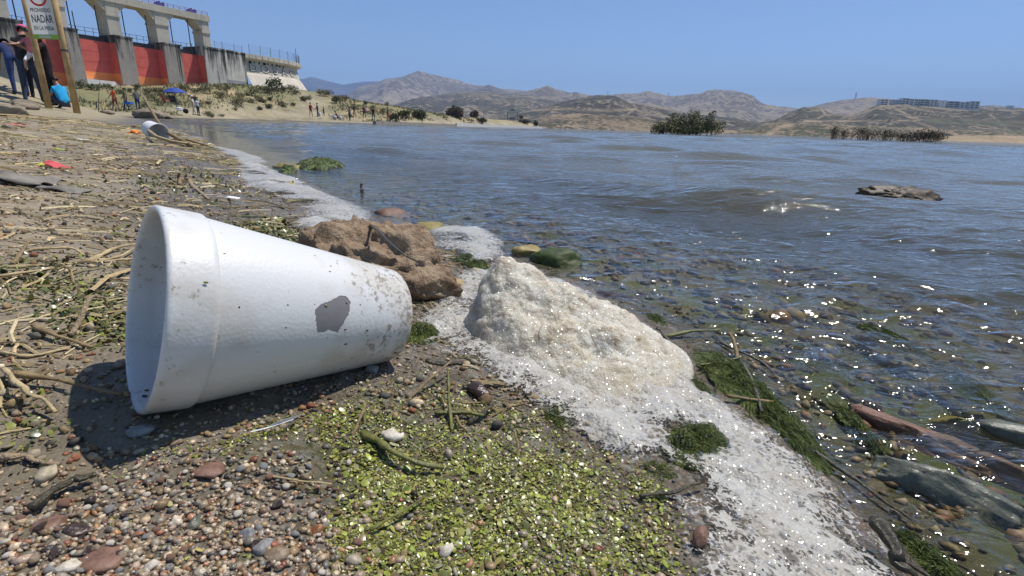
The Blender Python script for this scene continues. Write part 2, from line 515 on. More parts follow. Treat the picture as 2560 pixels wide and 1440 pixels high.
def hill(name, sil, D, front, tan, shrub, dens, size, amp=.12, gully=220, seed=0, basez=-2.0, tracks=(), pw=1.0, step=4, rows=34):
    sil = np.array(sil, float)
    px = np.arange(sil[0, 0], sil[-1, 0] + step, step)
    py = np.interp(px, sil[:, 0], sil[:, 1])
    py = py + 1.2 * fbm(px / 22, px * 0, seed + 90, 3)
    dirs = np.stack([ray(a, b) for a, b in zip(px, py)])
    zr = dirs[:, 2] * D + H
    v = np.concatenate([np.linspace(0, 1, rows), [1.04, 1.12, 1.3]])
    V, U = np.meshgrid(v, np.arange(len(px)), indexing='ij')
    dist = D * (1 - front * (1 - V))
    X, Y = dirs[U, 0] * dist, dist
    env = np.clip(V, 0, 1)
    prof = np.where(V <= 1, env ** pw * (1.0 + .0 * V), 1 - (V - 1) * 2.2)
    Z = basez + (zr[U] - basez) * prof
    hgt = np.maximum(zr[U] - basez, 4)
    g = ridged(X / gully, Y / gully * .6, seed, 5)
    Z = Z + amp * hgt * g * np.sin(np.pi * np.clip(V, 0, 1)) ** .8
    shr = np.ones(Z.size)
    P = np.stack([X.ravel(), Y.ravel(), Z.ravel()], 1)
    c = np.tile(np.array(tan), (Z.size, 1)) * (1 + .3 * fbm(X.ravel() / gully, Y.ravel() / gully, seed + 5)[:, None])
    if len(tracks):
        q = proj(P)
        for (pts, w, colr) in tracks:
            pts = np.array(pts, float)
            k = .85 * np.exp(-(poly_dist(q[:, 0], q[:, 1] * 1.6, pts * [1, 1.6]) / w) ** 2)
            c = c * (1 - k[:, None]) + np.array(colr) * k[:, None]; shr = shr * (1 - k)
    o = np_mesh(name, P, grid_faces(len(v), len(px)), mat_hill(name + '_scrub', tan, shrub, dens, size, 1.0 / gully * .8),
                attrs={'shrub': shr}, col=c)
    o['kind'] = 'structure'
    return o
TAN = (.27, .23, .16); DARK = (.075, .07, .045)
hill('far_mountains', [(560, 220), (650, 205), (735, 195), (760, 197), (775, 192), (800, 197), (830, 205), (860, 212), (900, 205), (955, 203), (1010, 216), (1100, 250), (1200, 300)],
     7000, .35, (.14, .125, .1), (.07, .07, .05), .6, 60, .06, 500, 1)
hill('bare_mountain', [(800, 300), (850, 246), (900, 216), (945, 205), (962, 198), (1000, 193), (1028, 184), (1060, 181), (1100, 190), (1150, 201), (1165, 208), (1200, 214), (1250, 221), (1300, 225), (1340, 232), (1420, 255), (1500, 300)],
     3800, .42, (.265, .222, .158), (.135, .115, .085), .42, 30, .16, 420, 2)
hill('rolling_hills', [(1230, 300), (1290, 236), (1340, 221), (1360, 219), (1385, 221), (1425, 232), (1480, 239), (1525, 241), (1570, 237), (1625, 232), (1670, 243), (1720, 240), (1745, 236), (1770, 228), (1800, 227), (1850, 232), (1880, 243), (1905, 260), (1950, 268), (2000, 275), (2060, 300)],
     2900, .5, (.265, .222, .158), (.135, .115, .085), .48, 22, .15, 300, 3)
hill('pylon_hill', [(1900, 310), (1990, 275), (2040, 264), (2100, 250), (2140, 246), (2165, 243), (2190, 244), (2260, 250), (2360, 262), (2420, 267), (2480, 264), (2560, 270), (2760, 285)],
     2300, .4, (.28, .23, .165), (.13, .115, .08), .5, 22, .14, 260, 4)
hill('scrub_hills', [(860, 300), (930, 276), (1000, 258), (1040, 247), (1100, 237), (1140, 230), (1200, 228), (1260, 233), (1320, 238), (1380, 248), (1440, 262), (1520, 300)],
     1700, .45, (.235, .20, .145), (.08, .076, .055), .72, 11, .15, 150, 5)
hill('dark_knoll', [(1090, 316), (1150, 308), (1240, 296), (1320, 276), (1360, 266), (1403, 254), (1447, 245), (1487, 238), (1519, 238), (1551, 245), (1577, 256), (1614, 261), (1663, 270), (1700, 281), (1760, 288), (1820, 294), (1900, 306), (1990, 330)],
     1050, .42, (.245, .205, .145), (.065, .06, .042), .75, 8, .15, 110, 6,
     tracks=[([(1330, 276), (1420, 272), (1500, 276), (1580, 274)], 4, (.34, .26, .16)), ([(1585, 262), (1590, 270), (1570, 285)], 2.5, (.33, .26, .17)), ([(1350, 300), (1400, 285)], 2, (.33, .26, .17))], rows=60)
hill('low_bluff', [(1290, 330), (1340, 300), (1380, 288), (1440, 284), (1500, 288), (1560, 292), (1620, 296), (1680, 306), (1760, 318), (1840, 326), (1900, 345)],
     560, .3, (.27, .215, .145), (.08, .074, .046), .56, 4, .2, 45, 7)
hill('building_hill', [(1760, 345), (1850, 312), (1900, 306), (1940, 299), (1972, 281), (2008, 268), (2043, 268), (2060, 274), (2082, 285), (2127, 287), (2156, 278), (2186, 264), (2204, 260), (2263, 259), (2305, 265), (2394, 268), (2453, 271), (2560, 271), (2700, 272), (2900, 275)],
     880, .36, (.25, .21, .145), (.07, .066, .042), .70, 7, .11, 100, 8,
     tracks=[([(2052, 268), (2063, 287), (2045, 296), (2010, 303)], 3.0, (.36, .28, .19)), ([(2010, 304), (2080, 302), (2170, 303), (2280, 301), (2330, 318), (2350, 326)], 3.0, (.36, .28, .19)),
             ([(2252, 276), (2270, 292), (2300, 300)], 2.5, (.35, .27, .18)), ([(2280, 283), (2400, 291)], 2.0, (.33, .26, .17)), ([(2475, 285), (2515, 320)], 2.0, (.36, .29, .2)), ([(2270, 262), (2400, 276)], 4, (.3, .25, .16)),
             ([(2320, 300), (2440, 306), (2560, 310)], 9, (.085, .10, .045)), ([(2350, 322), (2560, 330)], 5, (.1, .11, .05))], step=3, rows=64)
hill('low_terrace', [(1790, 350), (1850, 326), (1910, 314), (1960, 306), (2000, 309), (2040, 306), (2120, 312), (2200, 318), (2290, 318), (2360, 322), (2460, 328), (2560, 332), (2760, 338)],
     520, .2, (.29, .23, .15), (.075, .076, .043), .6, 4, .15, 50, 9,
     tracks=[([(1925, 332), (1950, 318), (1975, 314)], 9, (.36, .28, .19))], rows=50)
hill('sandy_flat', [(2290, 352), (2370, 340), (2450, 338), (2560, 340), (2800, 348)], 330, .12, (.38, .30, .19), (.2, .15, .09), .1, 3, .05, 40, 10)

# ------------------------------------------------------------------ air between here and the mountains
hz = MB().box((-7000, -150, -6), (9500, 9600, 760)).build('haze', None)
t = NT('haze_air')
vp = t.n('VolumePrincipled', {'Color': (.40, .60, 1.0, 1), 'Density': 1.6e-4, 'Anisotropy': 0.0})
t.t.links.new(vp.outputs[0], t.out.inputs['Volume'])
hz.data.materials.append(t.m)
hz['kind'] = 'stuff'

# ================================================================== THE DAM
XF = 0.0                                   # the dam is built in its own frame: x outwards from the pier fronts, y along the wall
DAMM = Matrix.Translation((DAM_A[0], DAM_A[1], 0)) @ Matrix.Rotation(DAM_T, 4, 'Z')
def Yx(px, py=150, X=0.0):
    d_ = ray(px, py); P_ = DAM_A + DAM_N * X
    return float(np.linalg.solve(np.array([[d_[0], -DAM_U[0]], [1.0, -DAM_U[1]]]), P_)[1])
def zof(px, py, u, X=0.0):
    return H + ray(px, py)[2] * float((DAM_A + DAM_N * X + DAM_U * u)[1])

def mat_concrete(name, base, stain=.6, z0=6, z1=13, streak=True):
    t = NT(name); co = t.coord()
    st = t.n('Mapping', {'Vector': co, 'Scale': (1.1, 1.1, .10)}).outputs[0]
    n1 = t.noise(1.2, 5, .7, st); n2 = t.noise(.5, 6, .7, co); n3 = t.noise(5, 4, .7, co)
    z = t.n('SeparateXYZ', {0: co}).outputs[2]
    f = t.math('ADD', n1, t.maprange(z, z0, z1, -.16, .14))
    s = t.maprange(f, .47, .60, 0, stain)
    v = t.maprange(t.math('ADD', t.math('MULTIPLY', n2, .6), t.math('MULTIPLY', n3, .4)), .3, .7, .7, 1.25)
    c = t.mix(1.0, base, t.n('CombineColor', {0: v, 1: v, 2: v}).outputs[0], 'MULTIPLY')
    c = t.mix(s, c, (.035, .033, .03))
    return t.done(t.bsdf(c, .9, t.bump(n3, .3, .05), .2))
M_PIER = mat_concrete('stained_concrete', (.33, .305, .265), .92, 5, 11.5)
M_BEAM = mat_concrete('pale_concrete', (.50, .46, .38), .25, 5, 40)
M_ABUT = mat_concrete('streaked_concrete', (.55, .52, .46), .95, 4, 11.5)
M_SPILL = mat_concrete('light_concrete', (.56, .51, .42), .25, 0, 60)
M_REDP = plain('red_paint', (.62, .135, .105), .7, .14, 1.2)
M_ORP = plain('orange_paint', (.85, .30, .10), .7, .14, 1.2)
M_GATE = plain('dark_steel', (.06, .06, .062), .6, .3, 2)
M_WHITEP = plain('white_paint', (.72, .69, .64), .8, .12, 2)
M_BLACKP = plain('black_paint', (.02, .02, .02), .8, .1, 2)
M_WIRE = plain('fence_wire', (.12, .13, .14), .6, .2, 3)

def text_obj(name, s, size, mat, parent, M, ext=.004, bold=0.0):
    cu_ = bpy.data.curves.new(name, 'FONT'); cu_.body = s; cu_.size = size; cu_.extrude = ext; cu_.offset = bold
    cu_.align_x = 'CENTER'; cu_.align_y = 'CENTER'
    o = bpy.data.objects.new(name, cu_); COL.objects.link(o)
    me = bpy.data.meshes.new_from_object(o.evaluated_get(bpy.context.evaluated_depsgraph_get()))
    bpy.data.objects.remove(o); me.materials.clear()
    o = link_mesh(name, me, mat, parent); o.matrix_local = M
    return o

def build_dam():
    root = empty('dam', (DAM_A[0], DAM_A[1], 0), DAM_T)
    tag(root, 'concrete dam with red and orange gate bays between stained piers', 'dam')
    fr = [(-65, -20, 40), (160, 193, 72), (287, 330, 92), (408, 450, 110)]     # pier fronts in the photo: left, right, top
    P = []
    for (a, b, py) in fr:
        y0, y1 = Yx(a, py), Yx(b, py); P.append([y0, y1, 10.3])
    P[0] = [P[1][0] - 6.4, P[1][0] - 4.2, P[1][2]]
    Ye = Yx(510, 125)
    tops = []
    for k, (y0, y1, zt) in enumerate(P):
        MB().box((XF - 3.4, y0, 1.0), (XF, y1, zt)).build('pier', M_PIER, root)
        MB().box((XF - 3.45, y0 - .06, zt), (XF + .08, y1 + .06, zt + .16)).build('pier_cap', M_PIER, root)
        tops.append(zt)
    zb = 14.6; zt = 15.5
    def haunch(y, dy, z): return [(y, z - 1.25), (y, z), (y + dy * 1.3, z)]
    cols = []
    for k, (y0, y1, z0) in enumerate(P):
        cy1 = y0 + .72 * (y1 - y0); cols.append((y0, cy1))
        MB().box((XF - 3.2, y0, z0 + .16), (XF - 1.0, cy1, zb)).build('column', M_BEAM, root)
        MB().box((XF - 3.3, y0 - .1, zb - 1.75), (XF - .88, cy1 + .1, zb - 1.5)).build('column_moulding', M_BEAM, root)
    c0, c1 = Yx(507, 90, -1.0), Yx(525, 90, -1.0)
    z0 = 10.62
    m = MB(); zh = 13.55
    m.box((XF - 1.7, c0, z0), (XF - 1.0, c1, zb)).box((XF - 3.2, c0, z0), (XF - 2.5, c1, zb)).box((XF - 2.5, c0, z0), (XF - 1.7, c1, zh - .45)).box((XF - 2.5, c0, zh + .45), (XF - 1.7, c1, zb))
    m.build('column', M_BEAM, root)
    MB().box((XF - 3.3, c0 - .1, zb - 1.75), (XF - .88, c1 + .1, zb - 1.5)).build('column_moulding', M_BEAM, root)
    cols.append((c0, c1))
    MB().box((XF - 3.4, P[0][0] - 9, zb), (XF - .85, c1 + .2, zt)).build('beam', M_BEAM, root)
    for k in range(len(cols) - 1):
        a, b = cols[k][1], cols[k + 1][0]
        for (y, dy) in ((a, .95), (b, -.95)):
            MB().prism(haunch(y, dy, zb - .003), XF - 3.15, XF - 1.05, 'x').build('haunch', M_BEAM, root)
    ends = [(P[0][1], P[1][0]), (P[1][1], P[2][0]), (P[2][1], P[3][0]), (P[3][1], Ye)]
    for k, (a, b) in enumerate(ends):
        zp = 9.55
        zo = [5.1, 5.6, 5.55, 5.5][k]
        MB().box((XF - 2.4, a, 1), (XF - 1.8, b, zp)).build('gate_panel', M_REDP, root)
        MB().box((XF - 1.79, b - .06, zo), (XF - .12, b - .002, zp - .1)).build('side_panel', M_REDP, root)
        if k < 3:
            MB().box((XF - 1.9, a + .02, 1), (XF - 1.77, b - .07, zo)).build('orange_band', M_ORP, root)
            MB().box((XF - 1.78, b - .065, 1), (XF - .12, b - .002, zo - .003)).build('orange_band', M_ORP, root)
        MB().box((XF - 3.2, a + .01, zp), (XF - 2.1, b - .01, zp + .6)).build('gate_beam', M_GATE, root)
        for q in (1 / 3, 2 / 3):
            zz_ = zo + (zp - zo) * q
            MB().box((XF - 1.82, a + .02, zz_ - .02), (XF - 1.785, b - .07, zz_ + .02)).build('panel_joint', M_REDP, root)
        m = MB()
        for q in np.linspace(a + .2, b - .2, 5): m.box((XF - 2.5, q - .02, zp + .6), (XF - 2.45, q + .02, zp + 1.6))
        for h in (1.1, 1.55): m.box((XF - 2.52, a, zp + h), (XF - 2.47, b, zp + h + .04))
        m.build('railing', M_WIRE, root)
        for q in (.12, .86):
            MB().tube([(XF - 2.2, a + (b - a) * q, zp), (XF - 2.2, a + (b - a) * q, zb)], .075, 6).build('gate_guide', M_GATE, root)
        if k == 1: MB().tube([(XF - 4.5, a + (b - a) * .5, zp), (XF - 4.5, a + (b - a) * .5, zp + 3.6)], .07, 6).build('lamp_post', M_GATE, root)
    a, b = ends[1]
    MB().prism([(a + .02, 1.0), (b - .1, 1.0), (b - .1, 4.0), (b - .8, 4.5), (a + .02, 4.6)], XF - 1.76, XF - .4, 'x').build('white_sill', M_WHITEP, root)
    # railing and folded blue awnings on the top deck
    m = MB()
    for q in np.arange(-6, c1, .9): m.box((XF - 1.0, q - .03, zt), (XF - .95, q + .03, zt + .45))
    m.box((XF - 1.0, -7, zt + .45), (XF - .95, c1, zt + .49)).box((XF - 1.0, -7, zt + .22), (XF - .95, c1, zt + .25))
    m.build('deck_railing', plain('red_rail', (.35, .10, .09), .6), root)
    # big rounded abutment
    ua, ub = Yx(568, 150), Yx(620, 150)
    pl = [(XF - 5, Ye), (XF, Ye), (XF + .05, Ye + 1.5), (XF + .1, ua - .5), (XF + .0, ua + .6), (XF - .3, ua + 2.0), (XF - .6, ub), (XF - 5, ub + .2)]
    za = 10.6
    MB().prism(pl, 3, za, 'z').build('abutment', M_ABUT, root)
    MB().prism([(x - .0 + (.08 if x > XF - 5 else 0), y) for x, y in pl], za, za + .22, 'z').build('abutment_cap', M_ABUT, root)
    gb = [(x + .03, y + .01) for x, y in pl[3:7]] + [(XF - 1, pl[6][1])] + [(XF - 1, pl[3][1])]
    MB().prism(gb, 3, zof(600, 203, 12), 'z').build('grey_band', plain('grey_paint', (.30, .30, .30), .8, .1), root)
    # spillway wall, its apron and walkway
    y0 = ub + .02
    path = np.array([(XF - 1.3, y0), (XF - 1.2, y0 + 3.5), (XF - 1.5, y0 + 7), (XF - 2.1, y0 + 10.3), (XF - 3.2, y0 + 13.3), (XF - 5.0, y0 + 15.6), (XF - 7.5, y0 + 17)], float)
    tg = np.gradient(path, axis=0); nr = np.stack([tg[:, 1], -tg[:, 0]], 1); nr /= np.linalg.norm(nr, axis=1)[:, None]
    zs = 10.2
    def loft(prof, name, mat):
        V = [(p[0] + n_[0] * o_, p[1] + n_[1] * o_, z) for p, n_ in zip(path, nr) for (o_, z) in prof]
        k = len(prof); Fs = [(i * k + j, (i + 1) * k + j, (i + 1) * k + j + 1, i * k + j + 1) for i in range(len(path) - 1) for j in range(k - 1)]
        return MB().add(V, Fs).build(name, mat, root)
    loft([(3.6, 3.0), (.6, zs - 2.7), (.3, zs - 2.4), (0, zs - .8), (0, zs)], 'spillway_wall', M_SPILL)
    loft([(.02, zs - .4), (.8, zs - .05), (.8, zs + .6), (.65, zs + .6), (.65, zs + .45), (-3, zs + .45)], 'walkway', M_SPILL)
    # parapet ribs
    s = np.concatenate([[0], np.cumsum(np.linalg.norm(np.diff(path, axis=0), axis=1))])
    def onp(u, o_):
        p = np.array([np.interp(u, s, path[:, 0]), np.interp(u, s, path[:, 1])]); n_ = np.array([np.interp(u, s, nr[:, 0]), np.interp(u, s, nr[:, 1])])
        return p + n_ * o_, n_
    for u in np.arange(.8, s[-1] - 1, 1.3):
        p, n_ = onp(u, .82)
        MB().box((p[0] - .08, p[1] - .04, zs - .02), (p[0] + .04, p[1] + .04, zs + .58)).build('parapet_rib', M_SPILL, root)
    # lettering on the wall, as it stands there
    for k, ch in enumerate('DOSAC'):
        p, n_ = onp(1.8 + k * 2.45, .22)
        th = math.atan2(n_[1], n_[0])
        M = Matrix.Translation((p[0], p[1], zs - 1.55)) @ Matrix.Rotation(th, 4, 'Z') @ Matrix.Rotation(math.pi / 2, 4, 'Z') @ Matrix.Rotation(math.pi / 2 - .12, 4, 'X') @ Matrix.Diagonal((1.35, 1.0, 1, 1))
        text_obj('letter', ch, 1.75, M_BLACKP, root, M, .02, .04)
        text_obj('letter_fill', ch, 1.75, M_WHITEP, root, M @ Matrix.Translation((0, 0, .04)), .02, -.02)
    for k in range(9):
        p, n_ = onp(1.2 + k * 1.0, .1)
        h = [.9, .5, .9, .9, .5, .9, .6, .9, .5][k]
        MB().box((p[0] - .06, p[1] - .1, zs - .52 - h * .3), (p[0] + .06, p[1] + (.1 if k % 3 else .4), zs - .45)).build('graffiti_stroke', M_BLACKP, root)
    # chain-link fences
    def fence(pts, h, lab):
        f = empty('wire_fence'); f.matrix_world = DAMM @ Matrix.Translation(tuple(pts[0])); tag(f, lab, 'fence')
        o0 = np.array(pts[0]); m = MB(); n = 0
        for a, b in zip(pts[:-1], pts[1:]):
            a, b = np.array(a) - o0, np.array(b) - o0; L = np.linalg.norm(b - a)
            for q in np.arange(0, L, .34):
                c = a + (b - a) * q / L
                m.tube([c, c + np.array([0, 0, h])], .009, 3)
            for q in np.arange(0, h + .01, .3): m.tube([a + [0, 0, q], b + [0, 0, q]], .008, 3)
            for q in np.arange(0, L + .01, L / max(1, round(L / 2.4))):
                c = a + (b - a) * q / L
                MB().tube([c, c + np.array([0, 0, h + .1])], .035, 5).build('fence_post', M_WIRE, f)
        m.build('wire_mesh', M_WIRE, f, False, 'stuff')
    fp = [(*onp(u, .6)[0], zs + .6) for u in np.linspace(1, s[-1] - .3, 9)]
    fence(fp, 1.5, 'tall wire fence along the curved walkway of the dam')
    fence([(XF - .3, Ye + 2.2, za + .22), (XF - .15, pl[3][1], za + .22), (XF - .5, pl[5][1], za + .22), (XF - .8, ub - .3, za + .22)], 1.0, 'low wire fence on top of the round abutment')
    p, _ = onp(s[-1] * .70, .4)
    lp = MB().tube([(p[0], p[1], zs + .45), (p[0], p[1], zs + 3.2)], [.07, .04], 6).build('lamp_post', M_GATE); lp.matrix_world = DAMM
    tag(lp, 'thin lamp post standing behind the curved fence', 'lamp post')
    # blue awnings up on the deck
    for k, (a, lab) in enumerate([(.52, 'folded blue awning on the dam deck above the middle bay'), (.86, 'blue and red awning on the dam deck near its end')]):
        y = -7 + (c1 + 7) * a; e = empty('awning'); e.matrix_world = DAMM @ Matrix.Translation((XF - 1.9, y, zt)) @ Matrix.Scale(.6, 4); tag(e, lab, 'awning')
        mb = MB()
        for q in range(5):
            h = .5 + .55 * ((q * 37) % 5) / 5
            mb.prism([(q * .5 - 1.2, .35), (q * .5 - .72, .35), (q * .5 - .9, .35 + h)], -.3, .3, 'x')
        mb.build('cloth', plain('blue_cloth', (.03, .08, .35), .7), e)
        for q in (-1, 1): MB().box((-.04, q - .04, 0), (.04, q + .04, .36)).build('leg', M_GATE, e)
build_dam()

# ================================================================== PLANTS
def leaf_cloud(blobs, n, size, seed, pal, up=.2):
    """many small leaf faces filling several uneven blobs"""
    r = np.random.default_rng(seed)
    vol = np.array([b[3] * b[4] * b[5] for b in blobs]) ** .8; vol /= vol.sum()
    B = np.array(blobs)[r.choice(len(blobs), n, p=vol)]
    v = r.normal(size=(n, 3)); v /= np.linalg.norm(v, axis=1)[:, None]
    q = r.random(n) ** .45
    C = B[:, :3] + v * q[:, None] * B[:, 3:6]
    C[:, 2] = np.maximum(C[:, 2], .02)
    A = r.normal(size=(n, 3)); A /= np.linalg.norm(A, axis=1)[:, None]
    Bv = np.cross(A, r.normal(size=(n, 3))); Bv /= np.linalg.norm(Bv, axis=1)[:, None]
    s = size * np.exp(.35 * r.normal(size=n))[:, None]
    V = np.stack([C - A * s, C + Bv * s * .45, C + A * s, C - Bv * s * .45], 1).reshape(-1, 3)
    pal = np.array(pal); col = pal[r.integers(len(pal), size=n)] * r.uniform(.65, 1.3, (n, 1))
    return V, np.arange(4 * n).reshape(-1, 4), np.repeat(col, 4, 0)
M_LEAF = vcol('leaf', .7, .25, .15, 3)
M_BARK = plain('bark', (.12, .09, .065), .9, .3, 6)

def tree(name, loc, blobs, n, size, seed, pal, label, cat, group=None, stems=3, sr=.06, twigs=0, part='crown'):
    r = np.random.default_rng(seed)
    e = empty(name, loc); tag(e, label, cat, group)
    V, Fc, c = leaf_cloud(blobs, n, size, seed, pal)
    np_mesh(part, V, Fc, M_LEAF, e, False, col=c)
    m = MB()
    for k in range(stems):
        b = blobs[k % len(blobs)]
        x0, y0 = r.normal(size=2) * sr * 3
        p0 = np.array([x0 + b[0] * .35, y0 + b[1] * .35, -.3]); p1 = np.array([b[0], b[1], b[2]])
        mid = (p0 + p1) / 2 + r.normal(size=3) * .1 * np.linalg.norm(p1 - p0)
        m.tube([p0, mid, p1], [sr, sr * .7, sr * .25], 6)
        for q in range(3):
            d_ = r.normal(size=3) * np.array(b[3:6]) * .8; d_[2] = abs(d_[2])
            m.tube([mid + (p1 - mid) * .3 * q, (mid + p1) / 2 + d_ * .6, p1 + d_], [sr * .45, sr * .3, sr * .08], 4)
    for k in range(twigs):
        b = blobs[r.integers(len(blobs))]
        p0 = np.array([b[0] + r.normal() * b[3] * .4, b[1] + r.normal() * b[4] * .4, -.2])
        d_ = r.normal(size=3) * np.array([b[3], b[4], 0]) * .45; d_[2] = (b[2] + b[5]) * r.uniform(.6, 1.05) + .2
        m.tube([p0, p0 + d_ * .55 + r.normal(size=3) * .06, p0 + d_], [sr * .5, sr * .35, sr * .1], 4)
    m.build('trunk', M_BARK, e, True)
    return e

# bushy islet in the lake
c = at(1716, 337, 0.0); c = dep(1716, 337, 50); c[2] = -.05
W = 50 / 1300
def bl(px, py, rx, ry, y=50, base=None, ref=1716):
    p = dep(px, py, y); return (p[0] - c[0], random.uniform(-.5, .5), p[2] - c[2], rx * y / 1310, max(rx, ry) * y / 1310 * .9, ry * y / 1310)
tree('islet_bush', tuple(c), [bl(1655, 318, 28, 16), bl(1640, 325, 18, 10), bl(1690, 305, 26, 22), bl(1725, 300, 26, 22), bl(1720, 318, 40, 18), bl(1760, 312, 30, 22), bl(1785, 318, 24, 18), bl(1740, 285, 10, 10), bl(1775, 290, 9, 14), bl(1700, 322, 60, 14)],
     8200, .075, 5, [(.19, .18, .075), (.13, .14, .05), (.24, .21, .10), (.10, .105, .04)], 'large dark green bush growing out of the lake', 'bush', None, 9, .05, 40)
# drowned dry shrubs
def drowned(px, py, w, h, y, n, seed, label, tw, dens=.06):
    global c
    c = dep(px, py, y); c[2] = -.05
    bs = [bl(px + q * w * .5, py - h * u * .86, w * .26, h * .31, y) for q, u in ((-.7, .42), (-.25, .55), (.2, .5), (.7, .45), (0, .35))]
    tree('drowned_shrub', tuple(c), bs, n, dens, seed, [(.095, .07, .045), (.12, .09, .055), (.07, .055, .035), (.08, .08, .035)], label, 'shrub', 'drowned shrubs at the right', 4, .03, tw)
drowned(2085, 345, 34, 44, 62, 420, 1, 'leftmost thin leafless shrub standing in the water', 30)
drowned(2112, 346, 26, 34, 62, 300, 2, 'small twiggy shrub right of the leftmost drowned shrub', 22)
drowned(2151, 347, 26, 42, 60, 600, 3, 'narrow upright brown shrub standing in the water', 26)
drowned(2172, 348, 22, 34, 60, 240, 4, 'sparse twigs between the narrow shrub and the brown thicket', 22)
drowned(2215, 350, 60, 36, 58, 1000, 5, 'brown low drowned thicket with reddish top', 40)
drowned(2265, 352, 50, 30, 57, 600, 6, 'thin drowned shrub in the middle of the row', 40)
drowned(2320, 355, 90, 42, 55, 2300, 7, 'broad dense brown drowned shrub at the right end of the row', 60)
# trees and bushes of the headland
def hl_tree(name, px, py, w, h, y, n, seed, pal, label, cat, sz=.2, stems=3):
    global c
    p = dep(px, py, y); c = np.array([p[0], y, min(p[2], 90)])
    bs = [bl(px + q * w * .5, py - h * u, w * .27, h * k, y) for q, u, k in ((-.55, .5, .32), (0, .7, .3), (.5, .55, .34), (.1, .4, .3))]
    tree(name, tuple(c), bs, n, sz, seed, pal, label, cat, None, stems, .12, 6)
BRN = [(.10, .075, .055), (.13, .095, .07), (.07, .06, .04)]
GRN = [(.09, .10, .035), (.13, .135, .05), (.06, .07, .025)]
hl_tree('tree', 1137, 304, 44, 40, 128, 1500, 11, BRN, 'dark brownish tree on the grassy headland, tallest there', 'tree', .22)
hl_tree('tree', 1186, 298, 22, 24, 150, 600, 12, BRN, 'small round brownish tree right of the tallest headland tree', 'tree', .22)
hl_tree('bush', 1204, 309, 24, 16, 132, 500, 13, GRN, 'bright green bush at the edge of the headland', 'bush', .18)
hl_tree('bush', 1048, 303, 34, 30, 95, 900, 14, GRN, 'tall green bush beside the green metal frame', 'bush', .16)
hl_tree('bush', 985, 302, 22, 18, 72, 500, 15, GRN, 'green bush right of the person in orange trousers', 'bush', .12)
hl_tree('bush', 1010, 292, 26, 16, 84, 500, 16, GRN, 'rounded bush behind the far end of the beach', 'bush', .14)
hl_tree('bush', 1312, 310, 30, 12, 185, 500, 17, BRN, 'brown scrub at the tip of the headland', 'bush', .25)
hl_tree('bush', 1339, 316, 12, 16, 188, 260, 18, BRN, 'small upright dark bush where the headland meets the water', 'bush', .22)
hl_tree('bush', 1303, 296, 10, 8, 185, 160, 19, GRN, 'little round bush right of the picnic shelter', 'bush', .2)
# shrubs on the slope under the dam
shr = []
PALS = [[(.12, .13, .05), (.16, .16, .07), (.09, .10, .04)], [(.08, .10, .035), (.11, .13, .04), (.06, .075, .025)], [(.20, .19, .08), (.25, .21, .10), (.15, .15, .07)]]
LABS = ['grey green shrub on the slope below the dam', 'dark green shrub on the slope below the dam', 'yellowish dry shrub on the slope below the dam']
rs = np.random.default_rng(33)
for k in range(6):
    e = tree('shrub', (0, 0, -50), [(rs.normal() * .3, rs.normal() * .3, .45 + .2 * rs.random(), .55, .5, .42) for _ in range(4)], 330, .085, 60 + k, PALS[k % 3], LABS[k % 3], 'shrub', 'shrubs on the slope below the dam', 3, .03, 8)
    shr.append(e)
spots = [(205, 222, 1.9), (225, 225, 1.5), (250, 228, 1.4), (268, 224, 1.2), (340, 224, 1.4), (365, 236, 1.6), (385, 228, 1.4), (405, 238, 1.9), (360, 265, 1.2), (400, 262, 1.5), (418, 248, 1.2), (455, 222, 1.3), (470, 228, 1.7), (490, 236, 1.4), (520, 236, 1.8), (540, 222, 1.2), (520, 262, 1.2),
         (548, 246, 1.6), (560, 232, 1.4), (575, 224, 1.1), (598, 262, 2.0), (600, 246, 1.5), (618, 240, 1.1), (635, 240, 1.9), (650, 252, 1.5), (625, 256, 1.2), (662, 258, 1.4), (680, 252, 1.2), (665, 232, 2.3), (682, 228, 3.2), (705, 232, 1.4), (728, 230, 2.0), (742, 238, 1.2), (765, 252, 1.5), (772, 248, 1.2),
         (802, 240, 1.6), (818, 242, 1.8), (832, 256, 2.0), (845, 252, 1.4), (858, 252, 1.5), (868, 246, 1.2), (680, 272, 1.5), (655, 276, 1.0), (700, 262, 1.4), (712, 268, 1.1), (735, 264, 1.2), (910, 262, 1.3), (935, 276, 1.1), (955, 284, 1.2), (890, 276, 1.2), (1022, 286, 1.4), (970, 268, 1.2),
         (530, 294, 1.1), (520, 290, 1.2), (555, 292, .8), (445, 260, 1.3), (300, 236, 1.0), (322, 232, 1.0), (588, 276, .8), (480, 252, 1.2), (430, 236, 1.1), (505, 228, 1.0), (380, 250, 1.2), (345, 244, 1.0)]
for i, (px, py, s) in enumerate(spots):
    d_ = ray(px, py); ts = np.geomspace(40, 300, 900)
    below = H + d_[2] * ts < gz(d_[0] * ts, ts, None, False)
    if not below.any(): t_ = 110.0
    else: t_ = ts[int(np.argmax(below))]
    o = shr[i] if i < 6 else copy_tree(shr[int(rs.integers(6))])
    x_, y_ = d_[0] * t_, t_
    s = s * .62 * (t_ / 80) ** .35
    o.location = (x_, y_, gz1(x_, y_, True) - .05); o.scale = (s * rs.uniform(.85, 1.2), s, s * rs.uniform(.8, 1.15)); o.rotation_euler = (0, 0, rs.uniform(0, 6.28))
